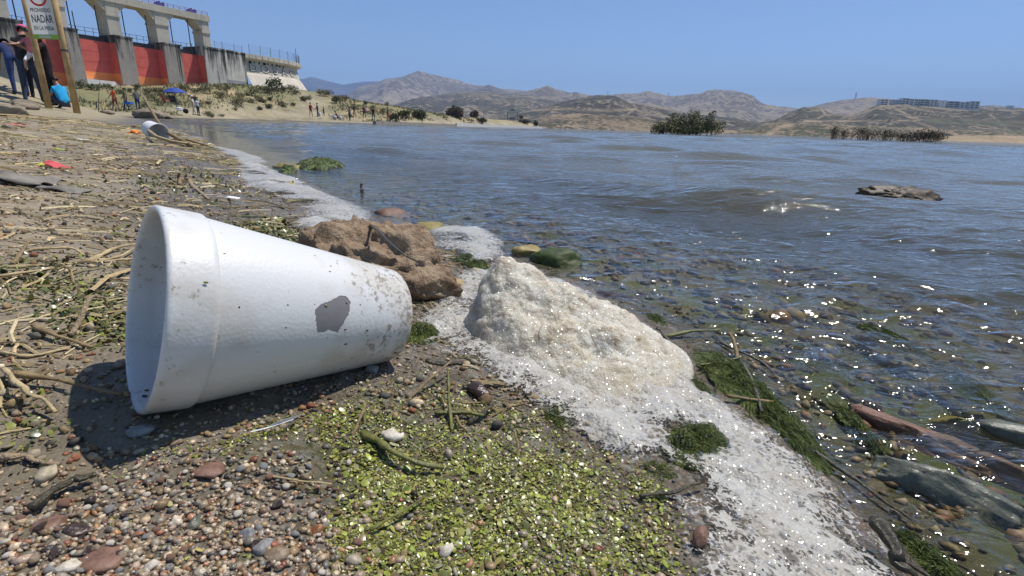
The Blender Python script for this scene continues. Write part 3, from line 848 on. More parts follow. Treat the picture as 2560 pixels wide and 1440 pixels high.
# dry grass over the slope
def slope_grass():
    r = np.random.default_rng(44); n = 60000
    Y = r.uniform(46, 150, n); X = r.uniform(-58, -8, n); d = shore_d(X, Y)
    k = (d > 3 + 2 * r.random(n)) & (r.random(n) < sstep(-.2, .25, fbm(X * .22, Y * .22, 97)))
    path = np.exp(-((X + 30 + .30 * (Y - 78)) / 3.4) ** 2) * ((Y > 66) & (Y < 104))
    k &= r.random(n) > path * 1.5
    X, Y = X[k][:16000], Y[k][:16000]; n = len(X); z = gz(X, Y)
    hgt = r.uniform(.12, .42, n); a = r.uniform(0, 6.28, n); w = r.uniform(.05, .16, n)
    dx, dy = np.cos(a) * w, np.sin(a) * w; lx, ly = r.normal(size=n) * .12, r.normal(size=n) * .12
    V = np.stack([np.stack([X - dx, Y - dy, z - .03], 1), np.stack([X + dx, Y + dy, z - .03], 1), np.stack([X + lx, Y + ly, z + hgt], 1)], 1)
    pal = np.array([(.38, .31, .17), (.33, .28, .15), (.26, .25, .12), (.20, .215, .09), (.42, .35, .21)])
    col = pal[r.integers(5, size=n)] * r.uniform(.7, 1.2, (n, 1))
    np_mesh('slope_grass', V.reshape(-1, 3), np.arange(3 * n).reshape(-1, 3), vcol('dry_grass', .9, .1, .1, 3), None, False, col=np.repeat(col, 3, 0))['kind'] = 'stuff'
slope_grass()

# ================================================================== HEADLAND: low wall, shelter, frame
def low_wall():
    e = empty('retaining_wall', (-15, 60, 0)); tag(e, 'low retaining wall along the headland, dark then white segments', 'wall')
    pts = np.array([(-15.6, 59.5), (-13.9, 79), (-12.8, 108), (-6.5, 135), (0, 160), (8.5, 189)], float)
    s = np.concatenate([[0], np.cumsum(np.linalg.norm(np.diff(pts, axis=0), axis=1))])
    n = 60; us = np.linspace(0, s[-1], n + 1)
    for i in range(n):
        u0, u1 = us[i], us[i + 1] - .12
        a = np.array([np.interp(u0, s, pts[:, k]) for k in (0, 1)]); b = np.array([np.interp(u1, s, pts[:, k]) for k in (0, 1)])
        t_ = (b - a) / np.linalg.norm(b - a); w = np.array([t_[1], -t_[0]]) * .2
        q = [a + w, b + w, b - w, a - w]
        white = 1.5 if a[1] > 108 else 0
        h = .36 + .012 * (i % 3) + (.22 if white else 0)
        MB().prism([(p[0] + 15, p[1] - 60) for p in q], -1.0, h, 'z').build('wall_segment', M_WHITEP if white else M_PIER, e)
low_wall()
def shelter():
    y = 186; p = dep(1281, 299, y)
    e = empty('picnic_shelter', tuple(p)); tag(e, 'small dark picnic shelter with a hipped roof on the headland', 'shelter')
    w, h = 2.0, 2.3
    for sx in (-1, 1):
        for sy in (-1, 1): MB().box((sx * w * .8 - .08, sy * 1.3 - .08, -.8), (sx * w * .8 + .08, sy * 1.3 + .08, h)).build('post', M_GATE, e)
    MB().add([(-w, -1.7, h), (w, -1.7, h), (w, 1.7, h), (-w, 1.7, h), (-.7, 0, h + .8), (.7, 0, h + .8)], [(0, 1, 5, 4), (1, 2, 5), (2, 3, 4, 5), (3, 0, 4), (3, 2, 1, 0)]).build('roof', plain('dark_roof', (.05, .07, .085), .6), e)
    MB().add([(-.9, -.4, h + .8), (.9, -.4, h + .8), (.9, .4, h + .8), (-.9, .4, h + .8), (0, 0, h + 1.25)], [(0, 1, 4), (1, 2, 4), (2, 3, 4), (3, 0, 4), (3, 2, 1, 0)]).build('roof_vent', plain('dark_vent', (.05, .06, .07), .6), e)
    MB().box((-1.0, -.4, -.1), (1.0, .4, .75)).build('table', M_PIER, e)
shelter()
y = 88; p = dep(1042, 291, y)
e = empty('metal_frame', tuple(p)); tag(e, 'green metal goal-like frame above the bushes by the beach', 'frame')
gm = plain('green_metal', (.06, .12, .06), .6)
for s_ in (-1, 1): MB().tube([(s_ * .85, 0, -1), (s_ * .85, 0, 1.35)], .04, 6).build('post', gm, e)
MB().tube([(-.85, 0, 1.35), (.85, 0, 1.35)], .04, 6).build('crossbar', gm, e)
p = dep(1209, 298, 150)
tag(MB().tube([(p[0], p[1], p[2] - 1), (p[0], p[1], p[2] + 2.0)], .05, 5).build('pole', M_GATE), 'thin dark pole between the headland trees', 'pole')

# ================================================================== FAR BUILDINGS AND PYLONS
M_APT = plain('pale_render', (.74, .72, .68), .8, .1, .2)
M_APTG = plain('grey_render', (.42, .42, .41), .8, .1, .2)
M_WIN = plain('dark_window', (.03, .035, .045), .3, .1, 1)
blocks = [(2200, 2219, 249, 263, 'corner apartment block at the left end of the hilltop row'), (2231, 2253, 250, 262, 'second block from the left of the hilltop row'), (2254, 2270, 246, 262, 'tall pale block, highest of the hilltop row'), (2272, 2294, 248, 263, 'block right of the tallest one in the hilltop row'),
          (2298, 2320, 249, 264, 'fifth block of the hilltop row, with wide balconies'), (2324, 2342, 250, 265, 'sixth block of the hilltop row, before the pale gap'), (2346, 2364, 252, 267, 'seventh block of the hilltop row, fully pale'), (2368, 2397, 254, 269, 'eighth block of the hilltop row, darkest balconies'), (2399, 2420, 256, 270, 'low block next to the last one of the hilltop row'), (2423, 2446, 254, 272, 'last apartment block at the right end of the hilltop row')]
for i, (a, b, t0, b0, lab) in enumerate(blocks):
    Y = 868 - i * 2.0
    A, B = dep(a, b0, Y), dep(b, b0, Y); zt = dep((a + b) / 2, t0, Y)[2]
    e = empty('apartment_block', ((A[0] + B[0]) / 2, Y, min(A[2], B[2]))); tag(e, lab, 'building', 'apartment blocks on the hilltop')
    w = (B[0] - A[0]) / 2; h = zt - min(A[2], B[2])
    MB().box((-w, 0, -6), (w, 9, h)).build('wall', M_APT if i % 3 != 1 else M_APTG, e)
    MB().box((-w - .2, -.3, h), (w + .2, 9.2, h + .5)).build('roof', M_APTG, e)
    if i not in (6, 1):
        for f in range(3):
            z0 = h * (f + .35) / 3.1
            for s_ in (-1, 1):
                MB().box((s_ * w * .5 - w * .36, -.05, z0), (s_ * w * .5 + w * .36, .0, z0 + h * .17)).build('window', M_WIN, e)
                MB().box((s_ * w * .5 - w * .38, -1.0, z0 - .45), (s_ * w * .5 + w * .38, -.06, z0 - .15)).build('balcony', M_APT, e)
    else:
        for f in range(3): MB().box((-w * .12, -.05, h * (f + .35) / 3.1), (w * .1, .0, h * (f + .8) / 3.1)).build('window', M_WIN, e)
for (px, py0, py1, Y, lab) in [(2529, 265, 271, 870, 'small lone house on the hilltop at the right'), (2040, 334, 339, 480, 'low white hut at the far shore'), (1367, 303, 307, 600, 'pale ruin low on the far shore behind the headland')]:
    A = dep(px - 7, py1, Y); B = dep(px + 7, py0, Y)
    e = empty('house', ((A[0] + B[0]) / 2, Y, A[2])); tag(e, lab, 'house'); w = (B[0] - A[0]) / 2; h = B[2] - A[2]
    MB().box((-w, 0, -3), (w, 6, h)).build('wall', M_APT, e)
    MB().box((-w * 1.08, -.4, h), (w * 1.08, 6.4, h + .4)).build('roof', M_APTG, e)
    MB().box((-w * .5, -.06, h * .3), (-w * .1, 0, h * .75)).build('window', M_WIN, e)
for (px, py0, py1, Y, lab) in [(2137, 230, 252, 2300, 'lattice power pylon on the pale hill left of the apartments'), (1519, 226, 240, 2600, 'distant power pylon behind the dark knoll'), (1670, 230, 244, 2700, 'distant power pylon on the rolling hills')]:
    A = dep(px, py1, Y); h = dep(px, py0, Y)[2] - A[2]
    e = empty('pylon', (A[0], Y, A[2])); tag(e, lab, 'pylon', 'power pylons'); w = h * .12; k = h * .012
    m = MB()
    for sx in (-1, 1):
        for sy in (-1, 1): m.tube([(sx * w, sy * w, -8), (sx * w * .2, sy * w * .2, h * .7), (0, 0, h)], k, 4)
    for q in range(5):
        z0, z1 = h * .14 * q, h * .14 * (q + 1); a, b = w * (1 - .8 * z0 / h / .7), w * (1 - .8 * z1 / h / .7)
        m.tube([(-a, -a, z0), (b, -b, z1)], k * .7, 3); m.tube([(a, -a, z0), (-b, -b, z1)], k * .7, 3)
    m.build('mast', M_WIRE, e)
    for q in (.72, .84): MB().tube([(-h * .16, 0, h * q), (h * .16, 0, h * q)], k, 4).build('crossarm', M_WIRE, e)

# ================================================================== FOREGROUND
from mathutils import noise as mnoise

def ico(sub):
    bm = bmesh.new(); bmesh.ops.create_icosphere(bm, subdivisions=sub, radius=1.0)
    V = np.array([v.co[:] for v in bm.verts]); Fc = np.array([[v.index for v in f.verts] for f in bm.faces]); bm.free()
    return V, Fc

def rock_mesh(sub, radii, seed, cuts=7, rough=.12, fine=.05, freq=1.6):
    r = np.random.default_rng(seed)
    V, Fc = ico(sub)
    N = r.normal(size=(cuts, 3)); N /= np.linalg.norm(N, axis=1)[:, None]
    for nrm in N:
        lim = r.uniform(.52, .85); q = V @ nrm
        V = V - np.outer(np.maximum(q - lim, 0) * .92, nrm)
    o = Vector(r.uniform(-50, 50, 3))
    out = []
    for v in V:
        p = Vector(v)
        k = 1 + rough * mnoise.fractal(p * freq + o, .9, 2.1, 3) + fine * (mnoise.fractal(p * freq * 4 + o, .6, 2.1, 5) - .45 * max(0, .25 - abs(mnoise.noise(p * freq * 2.2 + o))))
        out.append(v * k)
    return np.array(out) * np.array(radii), Fc

def rock(name, c, radii, seed, mat, label, cat='rock', sub=4, rz=0.0, tilt=(0, 0), group=None, **kw):
    V, Fc = rock_mesh(sub, radii, seed, **kw)
    o = np_mesh(name, V, Fc, mat)
    o.location = c; o.rotation_euler = (tilt[0], tilt[1], rz)
    return tag(o, label, cat, group)

# ---- the white foam cup
def mat_cup():
    t = NT('dirty_white_foam')
    co = t.coord()
    z = t.n('SeparateXYZ', {0: co}).outputs[2]
    wash = t.math('ADD', t.maprange(z, .075, .15, -.06, .075), t.maprange(z, .03, .0, 0, .05))
    n1 = t.noise(55, 6, .68, co); n2 = t.noise(260, 4, .7, co); n3 = t.noise(22, 3, .6, co)
    f = t.math('ADD', t.math('ADD', t.math('MULTIPLY', n1, .55), t.math('MULTIPLY', n2, .45)), wash)
    soft = t.maprange(t.math('ADD', n3, t.math('MULTIPLY', wash, 1.5)), .46, .68, 0, .55)
    sp = t.math('ADD', t.math('MULTIPLY', n1, .35), t.math('ADD', t.math('MULTIPLY', n2, .65), wash))
    spots = t.maprange(sp, .555, .64, 0, .75)
    c = t.mix(soft, (.66, .655, .635), (.44, .375, .26))
    c = t.mix(spots, c, (.20, .155, .09))
    bead = t.vor(420, 'F1', 'Distance', co)
    nm = t.bump(t.math('ADD', t.math('MULTIPLY', bead, .5), t.math('MULTIPLY', t.noise(700, 3, .7, co), .6)), .22, .0007)
    return t.done(t.bsdf(c, .38, nm, .45, **{'Coat Weight': .15, 'Coat Roughness': .25}))

CUP_C, CUP_AZ, CUP_TI, CUP_L = Vector((-.2029, .2685, .0984)), .8348, -.2431, .1546
ca = Vector((math.sin(CUP_AZ) * math.cos(CUP_TI), math.cos(CUP_AZ) * math.cos(CUP_TI), math.sin(CUP_TI)))
cu = ca.cross(Vector((0, 0, 1))).normalized(); cv = cu.cross(ca)
CUPM = Matrix((( -cv.x, cu.x, ca.x, CUP_C.x), (-cv.y, cu.y, ca.y, CUP_C.y), (-cv.z, cu.z, ca.z, CUP_C.z), (0, 0, 0, 1)))
if CUPM.to_3x3().determinant() < 0:
    CUPM = Matrix(((cv.x, cu.x, ca.x, CUP_C.x), (cv.y, cu.y, ca.y, CUP_C.y), (cv.z, cu.z, ca.z, CUP_C.z), (0, 0, 0, 1)))

def build_cup():
    root = empty('foam_cup'); root.matrix_world = CUPM
    tag(root, 'large white foam cup lying on its side with a ragged grey patch and dirt spots', 'cup')
    m = mat_cup()
    L = CUP_L; n = 440
    def ringset(prof, rows=None):
        prof = np.array(prof)
        th = np.linspace(0, 2 * np.pi, n, endpoint=False)
        V = np.stack([prof[:, 0, None] * np.cos(th), prof[:, 0, None] * np.sin(th), np.repeat(prof[:, 1, None], n, 1)], -1).reshape(-1, 3)
        i = np.arange(len(prof) - 1)[:, None] * n; k = np.arange(n)[None]; k2 = (k + 1) % n
        Fc = np.stack([i + k, i + k2, i + n + k2, i + n + k], -1).reshape(-1, 4)
        return V, Fc
    zb = np.linspace(.0232, L - .007, 180)
    body = [(.0545 - (.0545 - .0352) * (z - .0232) / (L - .0302), z) for z in zb]
    base = [(.0349, L - .0052), (.0341, L - .003), (.0326, L - .0013), (.0305, L - .0003), (.029, L), (.0275, L - .0004), (.0268, L - .002), (.0262, L - .0035), (.013, L - .0037), (.0002, L - .0037)]
    V, Fc = ringset(body + base)
    # the torn place in the wall
    W = np.array([CUPM @ Vector(v) for v in V]); q = proj(W)
    poly = np.array([(786, 773), (800, 760), (826, 750), (852, 736), (866, 740), (877, 752), (876, 768), (873, 786), (858, 812), (844, 833), (836, 831), (822, 826), (808, 832), (792, 833), (788, 800)], float)
    facing = ((W - np.array(CUPM.translation)) @ np.array(cu)) * 1.0
    nrm = W - (np.array(CUP_C) + np.outer((W - np.array(CUP_C)) @ np.array(ca), np.array(ca)))
    front = (nrm * (np.array([0, 0, H]) - W)).sum(1) > 0
    ins = inside(q[:, 0], q[:, 1], poly) & front
    fin = ins[Fc].all(1)
    keep = Fc[~fin]
    o = np_mesh('body', V, keep, m, root)
    patch = Fc[fin]; used = np.unique(patch); idx = np.full(len(V), -1); idx[used] = np.arange(len(used))
    PV = V[used] * np.array([.9955, .9955, 1.0])
    np_mesh('grey_patch', PV, idx[patch], plain('patch_grey', (.21, .205, .205), .9, .06, 200, .05), root)
    collar = [(.0540, .0242), (.0552, .0236), (.0560, .0224), (.0563, .0208)] + [(.0563 + .0010 * (.0208 - z) / .0178, z) for z in np.linspace(.019, .003, 9)] + \
             [(.0574, .0016), (.0568, .0006), (.0558, .0), (.0547, .0003), (.0540, .0013), (.0535, .003), (.0528, .012), (.0522, .0215), (.0510, .0228), (.0508, .0250)]
    V, Fc = ringset(collar)
    np_mesh('rim', V, Fc[:, ::-1], m, root)
    inner = [(.0520, .0244)] + [(.0520 - (.052 - .0322) * (z - .0244) / (L - .035), z) for z in np.linspace(.026, L - .012, 40)] + [(.02, L - .011), (.0002, L - .011)]
    V, Fc = ringset(inner)
    V[:, :2] *= .985
    np_mesh('lining', V, Fc[:, ::-1], m, root)
    # flecks of weed and grit stuck to the wall
    r = np.random.default_rng(5)
    Vs, Fs, Cs = [], [], []
    iv, ifc = ico(1)
    k = 0
    while k < 110:
        z = L * (1 - r.random() ** 1.7 * .9); a = r.uniform(0, 6.283)
        R = .0545 - (.0545 - .0352) * (z - .0232) / (L - .0302)
        if z < .0235 or z > L - .008: R = .0574 if z < .0235 else .0346
        s = r.uniform(.0002, .0008) * np.array([.35, 1.0, r.uniform(.6, 2.2)])
        p = iv * s
        ca_, sa_ = math.cos(a), math.sin(a)
        p = np.stack([p[:, 0] * ca_ - p[:, 1] * sa_, p[:, 0] * sa_ + p[:, 1] * ca_, p[:, 2]], 1) + np.array([R * ca_, R * sa_, z])
        Fs.append(ifc + len(iv) * k); Vs.append(p)
        col = [(.05, .035, .02), (.10, .08, .03), (.16, .2, .04), (.22, .17, .1)][r.integers(4)]
        Cs.append(np.tile(col, (len(iv), 1))); k += 1
    np_mesh('dirt_flecks', np.vstack(Vs), np.vstack(Fs), vcol('fleck', .7), root, col=np.vstack(Cs))['kind'] = 'stuff'
build_cup()

# ---- rocks and stones
M_BROWN = stone_mat('brown_rock', [(.045, .034, .025), (.17, .115, .073), (.28, .195, .125), (.36, .275, .185), (.17, .15, .11)], 30, .85, .2, 1.0, .012)
big = rock('brown_rock', dep(975, 722, .57), (.116, .09, .072), 12, M_BROWN, 'big rough brown rock behind the foam cup at the water edge', 'rock', 6, .5, (.08, .25), cuts=7, rough=.20, fine=.085)
rock('brown_rock', dep(800, 655, .60) - np.array([0, 0, .012]), (.055, .05, .028), 15, M_BROWN, 'low crumbly brown rock half hidden by the top edge of the foam cup', 'rock', 5, .2, cuts=6, rough=.2, fine=.09)
M_DARK = stone_mat('dark_wet_stone', [(.02, .016, .013), (.055, .034, .026), (.10, .06, .045)], 80, .16, .6, .5)
M_RED = stone_mat('red_brown_stone', [(.10, .055, .035), (.20, .11, .075), (.28, .17, .12)], 70, .5, .35, .5)
M_WHITE = stone_mat('pale_stone', [(.32, .25, .17), (.58, .52, .42), (.70, .66, .57)], 130, .6, .3, .5)
M_SLAB = stone_mat('grey_green_slab', [(.05, .055, .04), (.11, .115, .08), (.17, .17, .125)], 60, .35, .5, .6)
M_REDW = stone_mat('wet_red_rock', [(.08, .055, .025), (.17, .085, .055), (.26, .15, .11)], 50, .5, .3, .7)
M_OCH = stone_mat('ochre_stone', [(.14, .12, .03), (.28, .22, .06), (.34, .27, .1)], 90, .4, .4, .4)
M_GREY = stone_mat('grey_stone', [(.12, .12, .115), (.24, .235, .22), (.33, .32, .30)], 90, .5, .35, .5)
M_ORANGE = stone_mat('orange_stone', [(.16, .06, .03), (.30, .13, .05), (.36, .22, .12)], 120, .3, .5, .5)
def gstone(px, py, rpx, mat, label, seed, flat=.6, rz=0, sink=.36, asp=1.35, sub=3, name='stone', cat='stone', lift=0.0, **kw):
    p = ground_at(px, py)
    s = .68 * rpx / F * math.sqrt(p[0] ** 2 + p[1] ** 2 + (H - p[2]) ** 2)
    return rock(name, p + np.array([0, 0, s * flat * (1 - 2 * sink) + lift]), (s, s / asp, s * flat), seed, mat, label, cat, sub, rz, **kw)
gstone(1195, 985, 62, M_DARK, 'dark wet maroon stone in the bubbles below the foam heap', 21, .55, -.3)
gstone(978, 1092, 44, M_WHITE, 'pale cream stone below the middle of the cup', 22, .45, .1)
gstone(1116, 1378, 32, M_WHITE, 'cream white knobbly stone at the bottom edge of the duckweed', 23, .7, 1.3)
gstone(1752, 1362, 46, M_RED, 'red brown pointed stone standing out of the flat foam', 24, .75, 1.0, .1, 1.7)
gstone(930, 928, 30, M_GREY, 'dark grey pebble under the small end of the cup', 25, .6, .3)
gstone(352, 1086, 42, M_GREY, 'long grey stone in the shadow under the cup rim', 26, .4, .5, .2, 2.0)
gstone(520, 1178, 52, M_RED, 'flat maroon stone in the gravel below the cup', 27, .28, -.2)
gstone(118, 1318, 50, M_RED, 'dull pink flat stone in gravel near the left edge', 28, .3, .2)
gstone(190, 1332, 34, M_DARK, 'blue black angular stone in the gravel at lower left', 29, .6, .1)
gstone(262, 1404, 62, M_RED, 'wide maroon stone at the bottom edge of the gravel', 30, .35, .1)
gstone(170, 1424, 30, M_WHITE, 'pale pebble beside the wide maroon stone', 31, .7, .4)
gstone(620, 1342, 27, M_GREY, 'round light grey pebble in the middle of the gravel', 32, .8, .4)
gstone(660, 1372, 34, M_GREY, 'two toned grey angular stone right of the round pebble', 33, .7, 1.1)
gstone(486, 1312, 30, M_SLAB, 'smooth olive grey stone in the gravel', 34, .6, 1.2)
gstone(380, 1420, 24, M_WHITE, 'pinkish white pebble at the bottom of the gravel', 35, .8, .3)
gstone(690, 1392, 40, stone_mat('tan_rock', [(.13, .09, .055), (.24, .175, .11), (.33, .26, .18)], 90, .4, .4, .4), 'tan stone at the bottom edge right of the gravel', 36, .55, .3)
gstone(795, 1330, 28, M_ORANGE, 'orange rust coloured pebble between gravel and duckweed', 37, .7, .3)
gstone(922, 1405, 18, M_ORANGE, 'small brick red pebble at the bottom of the duckweed', 38, .8, .3)
gstone(1165, 1035, 22, M_OCH, 'ochre lump beside dark twigs below the foam heap', 39, .8, .3)
def bedstone(px, py, y, r, mat, label, seed, rz=0.0, tilt=(0, 0), zoff=0.0, sub=4, **kw):
    p = at(px, py, zoff) if y is None else ray(px, py) * y + np.array([0, 0, H + zoff])
    return rock('stone', p, r, seed, mat, label, 'stone', sub, rz, tilt, **kw)
bedstone(2370, 1252, .262, (.050, .022, .024), M_SLAB, 'large grey green slab of rock breaking the water at lower right', 41, -.62, (0, .12), -.008, 5, cuts=10, rough=.1)
bedstone(2325, 1125, None, (.058, .013, .014), M_REDW, 'long reddish stone under the water behind the grey slab', 42, -.80, (0, .05), -.0125, 5, cuts=3, rough=.22)
bedstone(2500, 1395, .235, (.020, .014, .014), M_REDW, 'red stone wet by ripples in the bottom right corner', 43, -.3, (0, 0), -.008)
bedstone(2200, 1180, None, (.010, .008, .009), M_OCH, 'small yellow green stone left of the grey slab', 44, .2, (0, 0), -.003)
bedstone(2400, 1075, None, (.026, .010, .010), M_OCH, 'yellowish stone under water above the reddish stone', 45, -.7, (0, 0), -.010)
bedstone(2535, 1100, None, (.030, .012, .012), M_SLAB, 'dark stone under water at the right edge', 46, -.6, (0, 0), -.006)
bedstone(1530, 755, None, (.05, .022, .014), M_DARK, 'dark flat stone under water behind the foam heap', 47, -.6, (0, 0), -.012)
bedstone(1400, 648, .80, (.05, .03, .022), stone_mat('mossy_green_stone', [(.02, .03, .008), (.05, .075, .015), (.09, .10, .03)], 60, .5, .3, .8), 'mossy green stone under water right of the foam patch', 48, -.3, (0, 0), -.006)
bedstone(1310, 630, .85, (.04, .03, .02), M_OCH, 'olive yellow stone at the waterline by the foam patch', 49, .3, (0, 0), -.008)
bedstone(985, 540, 1.22, (.07, .04, .03), M_REDW, 'reddish stone under water beyond the big brown rock', 50, .3, (0, 0), -.012)
bedstone(1070, 570, 1.08, (.06, .04, .025), M_OCH, 'olive stone under water between rock and foam patch', 51, .1, (0, 0), -.012)
bedstone(735, 418, 2.35, (.10, .06, .04), M_OCH, 'tan stone with green weed at the water surface near the upper foam', 52, .1, (0, 0), -.015)
fr = rock('rock', dep(2268, 471, 1.95) - np.array([0, 0, .040]), (.14, .09, .044), 66, stone_mat('wave_washed_rock', [(.022, .016, .008), (.075, .052, .028), (.13, .095, .055)], 24, .45, .25, .8, .006), 'dark wet rock awash in the waves at right', 'rock', 5, -.25, (.05, .04), cuts=5, rough=.3, fine=.07)

# ---- loose gravel
PAL = np.array([(.30, .285, .25), (.21, .20, .18), (.13, .135, .135), (.36, .31, .24), (.42, .37, .30), (.27, .15, .10), (.20, .085, .06), (.32, .19, .10), (.24, .19, .12), (.50, .47, .42), (.16, .12, .08), (.075, .075, .08), (.28, .23, .20)])
PW = np.array([2.4, 2, 1.3, 2.2, 1.2, .8, .6, .6, 2.4, .5, 1.6, .8, 1.6]); PW = PW / PW.sum()
def scatter_pebbles(name, X, Y, S, sub, mat, seed, z=None, tint=None, sink=.3):
    e_ = CUP_C + ca * CUP_L; ax_ = np.array([[CUP_C.x, CUP_C.y], [e_.x, e_.y]])
    k_ = ~((poly_dist(X, Y, ax_) < .045) & (S > .0022)); X, Y, S = X[k_], Y[k_], S[k_]          # no big stone under the cup
    r = np.random.default_rng(seed)
    iv, ifc = ico(sub); n = len(X)
    if z is None: z = gz(X, Y)
    A = r.normal(size=(n, 3, 3)); Q = np.linalg.qr(A)[0]
    base = np.repeat(iv[None], n, 0) * (1 + .2 * r.normal(size=(n, len(iv), 1)).clip(-1.6, 1.6))
    sc = np.stack([r.uniform(.8, 1.25, n), r.uniform(.65, 1.05, n), r.uniform(.45, .85, n)], 1)
    V = np.einsum('nij,nkj->nki', Q, base * sc[:, None]) * S[:, None, None]
    V[:, :, 2] *= .8
    V += np.stack([X, Y, z + S * .6 - S * sink], 1)[:, None]
    col = PAL[r.choice(len(PAL), n, p=PW)] * r.uniform(.7, 1.2, (n, 1))
    if tint is not None: col = col * tint
    Fc = (ifc[None] + (np.arange(n) * len(iv))[:, None, None]).reshape(-1, 3)
    o = np_mesh(name, V.reshape(-1, 3), Fc, mat, col=np.repeat(col, len(iv), 0))
    o['kind'] = 'stuff'
    return o
M_PEB = vcol('wet_pebble', .27, .5, .3, 500, .3, 900)
M_PEBD = vcol('dry_pebble', .8, .25, .35, 400, .3, 900)
M_PEBW = vcol('lake_pebble', .6, .3, .4, 160, .2, 400)

def gravel_zone(x, y):
    """density of clean gravel: lower left, away from the weed"""
    p = proj(np.stack([x, y, gz(x, y, None, False)], 1))
    lim = np.interp(p[:, 0], [-600, 0, 300, 560, 700, 900], [1240, 1220, 1150, 1090, 1140, 1260])
    return sstep(-70, 110, p[:, 1] - lim * 1.0 + 0) , p
r_ = np.random.default_rng(3)
n = 26000
pq = np.stack([r_.uniform(-160, 1750, n), r_.uniform(900, 1640, n)], 1)
Q_ = np.array([at(a, b, .043) for a, b in pq]); X, Y = Q_[:, 0], Q_[:, 1]
g, p = gravel_zone(X, Y)
g = g * (1 - sstep(760, 1000, p[:, 0] + 120 * fbm(X * 20, Y * 20, 71)) * .86)
k = (r_.random(n) < .07 + .93 * g)
X, Y, g = X[k], Y[k], g[k]
S = np.clip(.00118 * np.exp(.36 * r_.normal(size=len(X))), .0006, .0036)
sel = np.arange(len(X))[:7000]
scatter_pebbles('gravel', X[sel], Y[sel], S[sel], 1, M_PEB, 4, tint=np.array([1.2, 1.05, .85]))
# single pebbles that show largest: one object each, by colour
KINDS = [('small grey pebble lying in the wet gravel', 'grey pebbles in the gravel', (.27, .265, .25), M_GREY), ('small reddish brown pebble lying in the wet gravel', 'reddish pebbles in the gravel', 0, M_RED),
         ('small cream pebble lying in the wet gravel', 'cream pebbles in the gravel', 0, M_WHITE), ('small dark pebble lying in the wet gravel', 'dark pebbles in the gravel', 0, M_DARK),
         ('small ochre pebble lying in the wet gravel', 'ochre pebbles in the gravel', 0, stone_mat('tan_stone', [(.16, .11, .07), (.26, .19, .12), (.32, .25, .17)], 200, .35, .45, .4))]
base_me = []
for i in range(10):
    V, Fc = rock_mesh(2, (1, .8, .62), 300 + i, 6, .12, .05)
    o = np_mesh('pebble', V, Fc, KINDS[i % 5][3]); base_me.append(o.data); bpy.data.objects.remove(o)
cnt = 0
while cnt < 230:
    px, py = r_.uniform(0, 900), r_.uniform(1120, 1438)
    if py < 1220 - px * .12: continue
    d = ray(px, py); q = at(px, py, .044); q = at(px, py, gz1(q[0], q[1], False) + .001)
    o = bpy.data.objects.new('pebble', base_me[r_.integers(10)])
    COL.objects.link(o)
    ki = [i for i in range(5) if o.data.materials[0] == KINDS[i][3]][0]
    s = float(np.clip(.0016 * math.exp(.28 * r_.normal()), .0013, .0034))
    o.location = (q[0], q[1], gz1(q[0], q[1]) + s * .55); o.scale = (s, s, s)
    o.rotation_euler = (r_.uniform(-.5, .5), r_.uniform(-.5, .5), r_.uniform(0, 6.28))
    tag(o, KINDS[ki][0], 'pebble', KINDS[ki][1]); cnt += 1
# the drier, finer stones further up the shore
n = 30000
rr_ = .28 * (3.2 / .28) ** r_.random(n); ta = np.radians(r_.uniform(-50, 10, n))
X, Y = rr_ * np.sin(ta), rr_ * np.cos(ta)
d = shore_d(X, Y)
k = (d > .02) & (r_.random(n) < .25 + 1.1 * np.clip(fbm(X * 4, Y * 4, 72) + .35, 0, 1) * sstep(.15, .5, d))
X, Y, d, q = X[k], Y[k], d[k], rr_[k]
S = np.clip((.0008 + .0010 * np.sqrt(q)) * np.exp(.5 * r_.normal(size=len(X))), .0008, .02)
sel = np.arange(len(X))[:9500]
scatter_pebbles('grit', X[sel], Y[sel], S[sel], 0, M_PEBD, 6, tint=np.array([1.2, 1.08, .84]), sink=.25)
# cobbles and stones on the lake bed
n = 3600
rr_ = .14 * (1.9 / .14) ** r_.random(n); ta = np.radians(r_.uniform(-22, 54, n))
X, Y = rr_ * np.sin(ta), rr_ * np.cos(ta); d = shore_d(X, Y)
k = (d < .01) & (d > -.9)
X, Y, q = X[k], Y[k], rr_[k]
S = np.clip(.0046 * (.6 + q) * np.exp(.5 * r_.normal(size=len(X))), .0018, .022)
S = np.minimum(S, .0016 + .75 * np.clip(-gz(X, Y, None, False), 0, 1))
scatter_pebbles('lake_bed_stones', X, Y, S, 1, M_PEBW, 8, tint=np.array([.66, .55, .36]), sink=.5)

